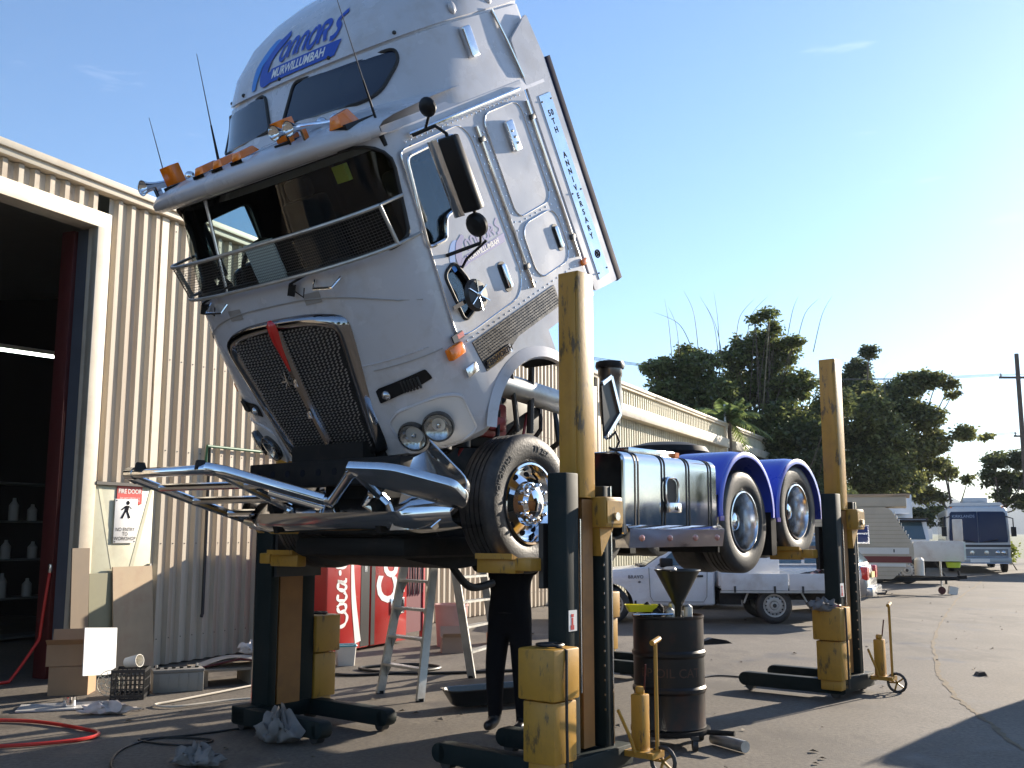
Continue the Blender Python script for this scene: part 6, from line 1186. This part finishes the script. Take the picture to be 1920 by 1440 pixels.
def leaves(centres, radii, n, size, rng, droop=.4):
    """leaf quads gathered in clumps on and inside each blob"""
    V_ = []; c_all = []
    for c, r in zip(centres, radii):
        nn = max(30, int(n * (r ** 2) / sum(q ** 2 for q in radii))); ncl = max(6, nn // 42)
        d = rng.normal(size=(ncl, 3)); d /= np.linalg.norm(d, axis=1)[:, None]; d[:, 2] *= .8
        rad = r * (rng.uniform(.25, 1, ncl) ** .45) * rng.uniform(.75, 1.12, ncl); cc = np.array(c) + d * rad[:, None]
        idx = rng.integers(0, ncl, nn); off = rng.normal(size=(nn, 3)) * np.array([.17, .17, .10]) * max(.8, min(2.0, r)); p = cc[idx] + off; c_all.append(p)
    P_ = np.concatenate(c_all); m_ = len(P_)
    dirv = rng.normal(size=(m_, 3)); dirv[:, 2] = dirv[:, 2] * .5 - droop; dirv /= np.linalg.norm(dirv, axis=1)[:, None]
    sv = rng.normal(size=(m_, 3)); sv -= (sv * dirv).sum(1)[:, None] * dirv; sv /= np.linalg.norm(sv, axis=1)[:, None]
    L_ = size * rng.uniform(.6, 1.4, m_)[:, None]; Wd = L_ * .24
    v = np.stack([P_, P_ + dirv * L_ * .5 + sv * Wd, P_ + dirv * L_, P_ + dirv * L_ * .5 - sv * Wd], 1).reshape(-1, 3)
    me = bpy.data.meshes.new('crown'); me.vertices.add(m_ * 4); me.vertices.foreach_set('co', v.ravel().astype(np.float32)); me.loops.add(m_ * 4); me.loops.foreach_set('vertex_index', np.arange(m_ * 4, dtype=np.int32))
    me.polygons.add(m_); me.polygons.foreach_set('loop_start', np.arange(0, m_ * 4, 4, dtype=np.int32)); me.update(calc_edges=True); me.validate(); return me
def tree(name, label, d, base_px, blobs, m_, n, size, seed, cat='tree', canes=(), trunk_r=.16, droop=.4, stems=1, group=None):
    rng = np.random.default_rng(seed); rd = random.Random(seed); base = px(base_px, 1000, d); base.z = 0
    T = thing(name, label, cat, base, 0, group); cs = []; rs = []
    for bx_, by_, br in blobs:
        p = px(bx_, by_, d) - base; p.y += rd.uniform(-1.6, 1.6); cs.append(tuple(p)); rs.append(br / FPX * d)
    put('crown', leaves(cs, rs, n, size, rng, droop), m_, T)
    for s_ in range(stems):
        bs = Vector((rd.uniform(-.5, .5) * (stems > 1), rd.uniform(-.5, .5) * (stems > 1), 0)); tgt = Vector(cs[(s_ * 2) % len(cs)]); mid = bs.lerp(tgt, .5) + Vector((rd.uniform(-.4, .4), rd.uniform(-.3, .3), 0)); mid.x = bs.x * .6 + tgt.x * .4
        tr = M().tube(spl([bs, bs.lerp(mid, .5), mid, tgt], 5), [trunk_r * (1 - .75 * i / 15) for i in range(16)], 8).build('trunk', BARK if 'bamboo' not in name else CANE, T)
        for c in cs[:9]:
            c = Vector(c)
            if (c - tgt).length > .5: M().tube(spl([mid, mid.lerp(c, .5) + Vector((0, 0, -.3)), c], 4), [trunk_r * .45 * (1 - .8 * i / 8) for i in range(9)], 6).build('limb', BARK, tr)
        if s_ > 2: break
    for (x0, y0), (x1, y1) in canes:
        a = px(x0, y0, d) - base; b = px(x1, y1, d) - base; mm = a.lerp(b, .55) + Vector(((b.x - a.x) * -.18, rd.uniform(-.5, .5), .2)); M().tube(spl([a, mm, b], 6), [.024 * (1 - .85 * i / 12) for i in range(13)], 5).build('cane', CANE, T)
    return T
tree('bamboo_clump', 'dark bamboo clump with bare canes nearest the shed roof', 46, 1290, [(1228, 690, 26), (1268, 690, 34), (1300, 655, 24), (1315, 690, 36), (1250, 735, 36), (1300, 745, 50), (1345, 740, 34), (1270, 800, 50), (1330, 800, 45), (1300, 850, 50)], LF1, 30000, .21, 11, canes=[((1262, 700), (1246, 560)), ((1275, 690), (1253, 575)), ((1300, 660), (1225, 585)), ((1310, 660), (1282, 545)), ((1350, 700), (1312, 555)), ((1352, 690), (1338, 545)), ((1357, 690), (1325, 575))], stems=3, trunk_r=.09)
tree('bamboo_clump', 'tall bamboo clump with an arching tip behind the shed roof', 48, 1430, [(1378, 670, 34), (1425, 640, 38), (1458, 668, 40), (1405, 605, 13), (1428, 600, 14), (1448, 615, 13), (1480, 645, 18), (1500, 650, 13), (1400, 720, 50), (1455, 730, 48), (1500, 720, 34), (1380, 790, 52), (1450, 800, 60), (1510, 790, 40), (1420, 860, 55), (1500, 860, 50)], LF1, 44000, .21, 12, canes=[((1380, 640), (1415, 560)), ((1400, 640), (1440, 555)), ((1475, 640), (1497, 555)), ((1495, 640), (1535, 560)), ((1525, 660), (1560, 555))], stems=3, trunk_r=.09)
tree('bamboo_clump', 'low dark bamboo thicket behind the blue mudguards', 44, 1520, [(1400, 900, 40), (1470, 890, 45), (1530, 880, 50), (1540, 820, 40), (1550, 760, 40), (1535, 940, 50), (1460, 950, 40)], LF3, 18000, .21, 13, stems=2, trunk_r=.09)
tree('conical_tree', 'small dark tree top rising behind the rear column lift', 60, 1612, [(1615, 668, 16), (1612, 690, 24), (1605, 715, 30), (1635, 705, 16), (1612, 745, 34)], LF3, 12000, .21, 14, droop=.2)
tree('bamboo_clump', 'broad olive bamboo clump right of the rear column lift', 50, 1610, [(1575, 760, 36), (1610, 780, 46), (1590, 830, 52), (1640, 830, 50), (1560, 880, 45), (1620, 890, 55), (1660, 770, 34), (1670, 880, 45)], LF2, 32000, .21, 15, stems=3, trunk_r=.09, canes=[((1660, 740), (1672, 695))])
tree('spreading_tree', 'olive tree with drooping sprays against the bright sky', 52, 1680, [(1672, 735, 26), (1700, 725, 30), (1730, 715, 22), (1755, 712, 16), (1778, 720, 13), (1795, 735, 9), (1690, 770, 34), (1660, 800, 34), (1715, 790, 30), (1700, 840, 40), (1745, 830, 28), (1790, 815, 18), (1820, 812, 13), (1838, 820, 9), (1760, 860, 26), (1720, 890, 34), (1680, 900, 34)], LF2, 34000, .21, 16)
tree('wispy_tree', 'thin wispy tree with bare limbs behind the coach', 58, 1795, [(1770, 875, 18), (1790, 885, 16), (1755, 890, 14), (1805, 900, 10), (1745, 925, 22), (1775, 930, 12), (1715, 925, 18), (1735, 960, 16)], LF2, 6400, .21, 17)
tree('broad_leaf_tree', 'dark spreading tree above the roof of the coach at right', 62, 1885, [(1848, 868, 16), (1872, 858, 20), (1900, 865, 24), (1925, 860, 22), (1860, 895, 20), (1890, 900, 24), (1920, 900, 24), (1875, 930, 18), (1905, 940, 20), (1840, 890, 10)], LF3, 14000, .21, 18, droop=.1)
tree('bamboo_clump', 'low green thicket beyond the caravan roof', 56, 1700, [(1640, 930, 34), (1690, 930, 30), (1600, 950, 34), (1560, 960, 34), (1720, 970, 26), (1660, 970, 34)], LF3, 14000, .21, 19, stems=1, trunk_r=.09)
tree('roadside_shrub', 'bright yellow-green shrub between the coach and the white caravan', 47, 1902, [(1903, 1010, 10), (1902, 1030, 11), (1904, 1045, 10)], leafmat('lime_leaf', (.16, .19, .03), .4), 900, .16, 20, cat='shrub', trunk_r=.03)
# palm behind the shed
pb_ = px(1372, 1000, 40); pb_.z = 0; PL = thing('palm_tree', 'pale green palm head showing above the shed gutter', 'palm', pb_); ph = px(1372, 790, 40) - pb_
M().tube([(0, 0, 0), (.05, 0, ph.z * .5), (0, 0, ph.z)], [.16, .13, .11], 8).build('trunk', BARK, PL)
rd = random.Random(3)
for i in range(26):
    a = i * 2.4; el = rd.uniform(-.1, 1.2); Lf = rd.uniform(1.2, 1.9); k = M(); pts = []
    for j in range(9):
        t = j / 8; r_ = Lf * t * math.cos(el) * (1 + .1 * t); z = ph.z + Lf * (t * math.sin(el) - .55 * t * t * (1.2 - el * .5)); pts.append(Vector((r_ * math.cos(a), r_ * math.sin(a), z)))
    sd_ = Vector((-math.sin(a), math.cos(a), 0))
    for j in range(1, 9):
        for s_ in (-1, 1):
            for h in (0, .5):
                p = pts[j - 1].lerp(pts[j], h); q = p + sd_ * s_ * .42 * math.sin(math.pi * (.12 + .8 * (j - 1 + h) / 8)) + (pts[j] - pts[j - 1]) * 1.2 - Vector((0, 0, .16)); wv = (pts[j] - pts[j - 1]).normalized() * .075; k.add([p - wv, p + wv, q], [(0, 1, 2)])
    k.tube(pts, [.02 * (1 - .8 * j / 8) for j in range(9)], 5); k.build('frond', LF4, PL, smooth=0, recalc=False)
# power pole and wires
t = thing('power_pole', 'timber power pole at the far right edge of the yard', 'pole', (29.3, 57.5, 0)); M().cyl((0, 0, 0), (0, 0, 12.0), .16, .12, 10).build('pole', BARK, t); M().bar((-1.1, 0, 10.6), (1.1, 0, 10.6), .1, .12).build('cross_arm', BARK, t); M().bar((-.5, 0, 7.2), (.5, 0, 7.2), .08, .1).build('cross_arm', BARK, t)
for i, (z, dx) in enumerate(((10.7, -1), (10.7, 0), (10.7, 1), (7.3, -.4), (7.3, .4))):
    M().cyl((dx, 0, z - .05), (dx, 0, z + .14), .05, n=8).build('insulator', OFFW, t)
    a = Vector((29.3 + dx, 57.5, z + .12)); b = Vector((-4 + dx, 45 + dx * .6, z + .1)); k = M().tube([a.lerp(b, q / 16) - Vector((0, 0, 1.1 * math.sin(math.pi * q / 16))) for q in range(17)], .013, 5); tag(k.build('power_line', CABLE), ['lowest-left power line strung behind the trees', 'power line strung high across behind the trees', 'rear high power line behind the trees', 'lower power line across the dark trees', 'lower rear power line across the dark trees'][i], 'wire', 'power lines')

# unseen trees added out of frame to cut sky fill and darken chrome reflections
_src = [o for o in COL.objects if o.parent is None and o.name.startswith(('bamboo_clump', 'spreading_tree'))]
for i, (x_, y_, sc, lab) in enumerate(((-26, -14, 1.0, 'leftmost unseen tree added behind the viewpoint to cut sky fill'), (-13, -20, 1.1, 'second unseen tree from the left added behind the viewpoint to cut sky fill'), (-1, -22, 1.0, 'middle unseen tree added behind the viewpoint to cut sky fill'), (11, -20, 1.15, 'second unseen tree from the right added behind the viewpoint to cut sky fill'), (23, -14, 1.0, 'rightmost unseen tree added behind the viewpoint to cut sky fill'), (46, 4, 1.0, 'nearest unseen tree added out of frame at right for the chrome reflections'), (47, 17, .9, 'middle unseen tree added out of frame at right for the chrome reflections'), (46, 30, .9, 'farthest unseen tree added out of frame at right for the chrome reflections'))):
    c = copy_tree(_src[(0, 1, 3, 1, 0, 3, 1, 3)[i]]); c.location = (x_, y_, 0); c.scale = (sc * 1.6, sc * 1.2, sc * .85); tag(c, lab, 'tree', 'unseen trees added for fill and reflections')
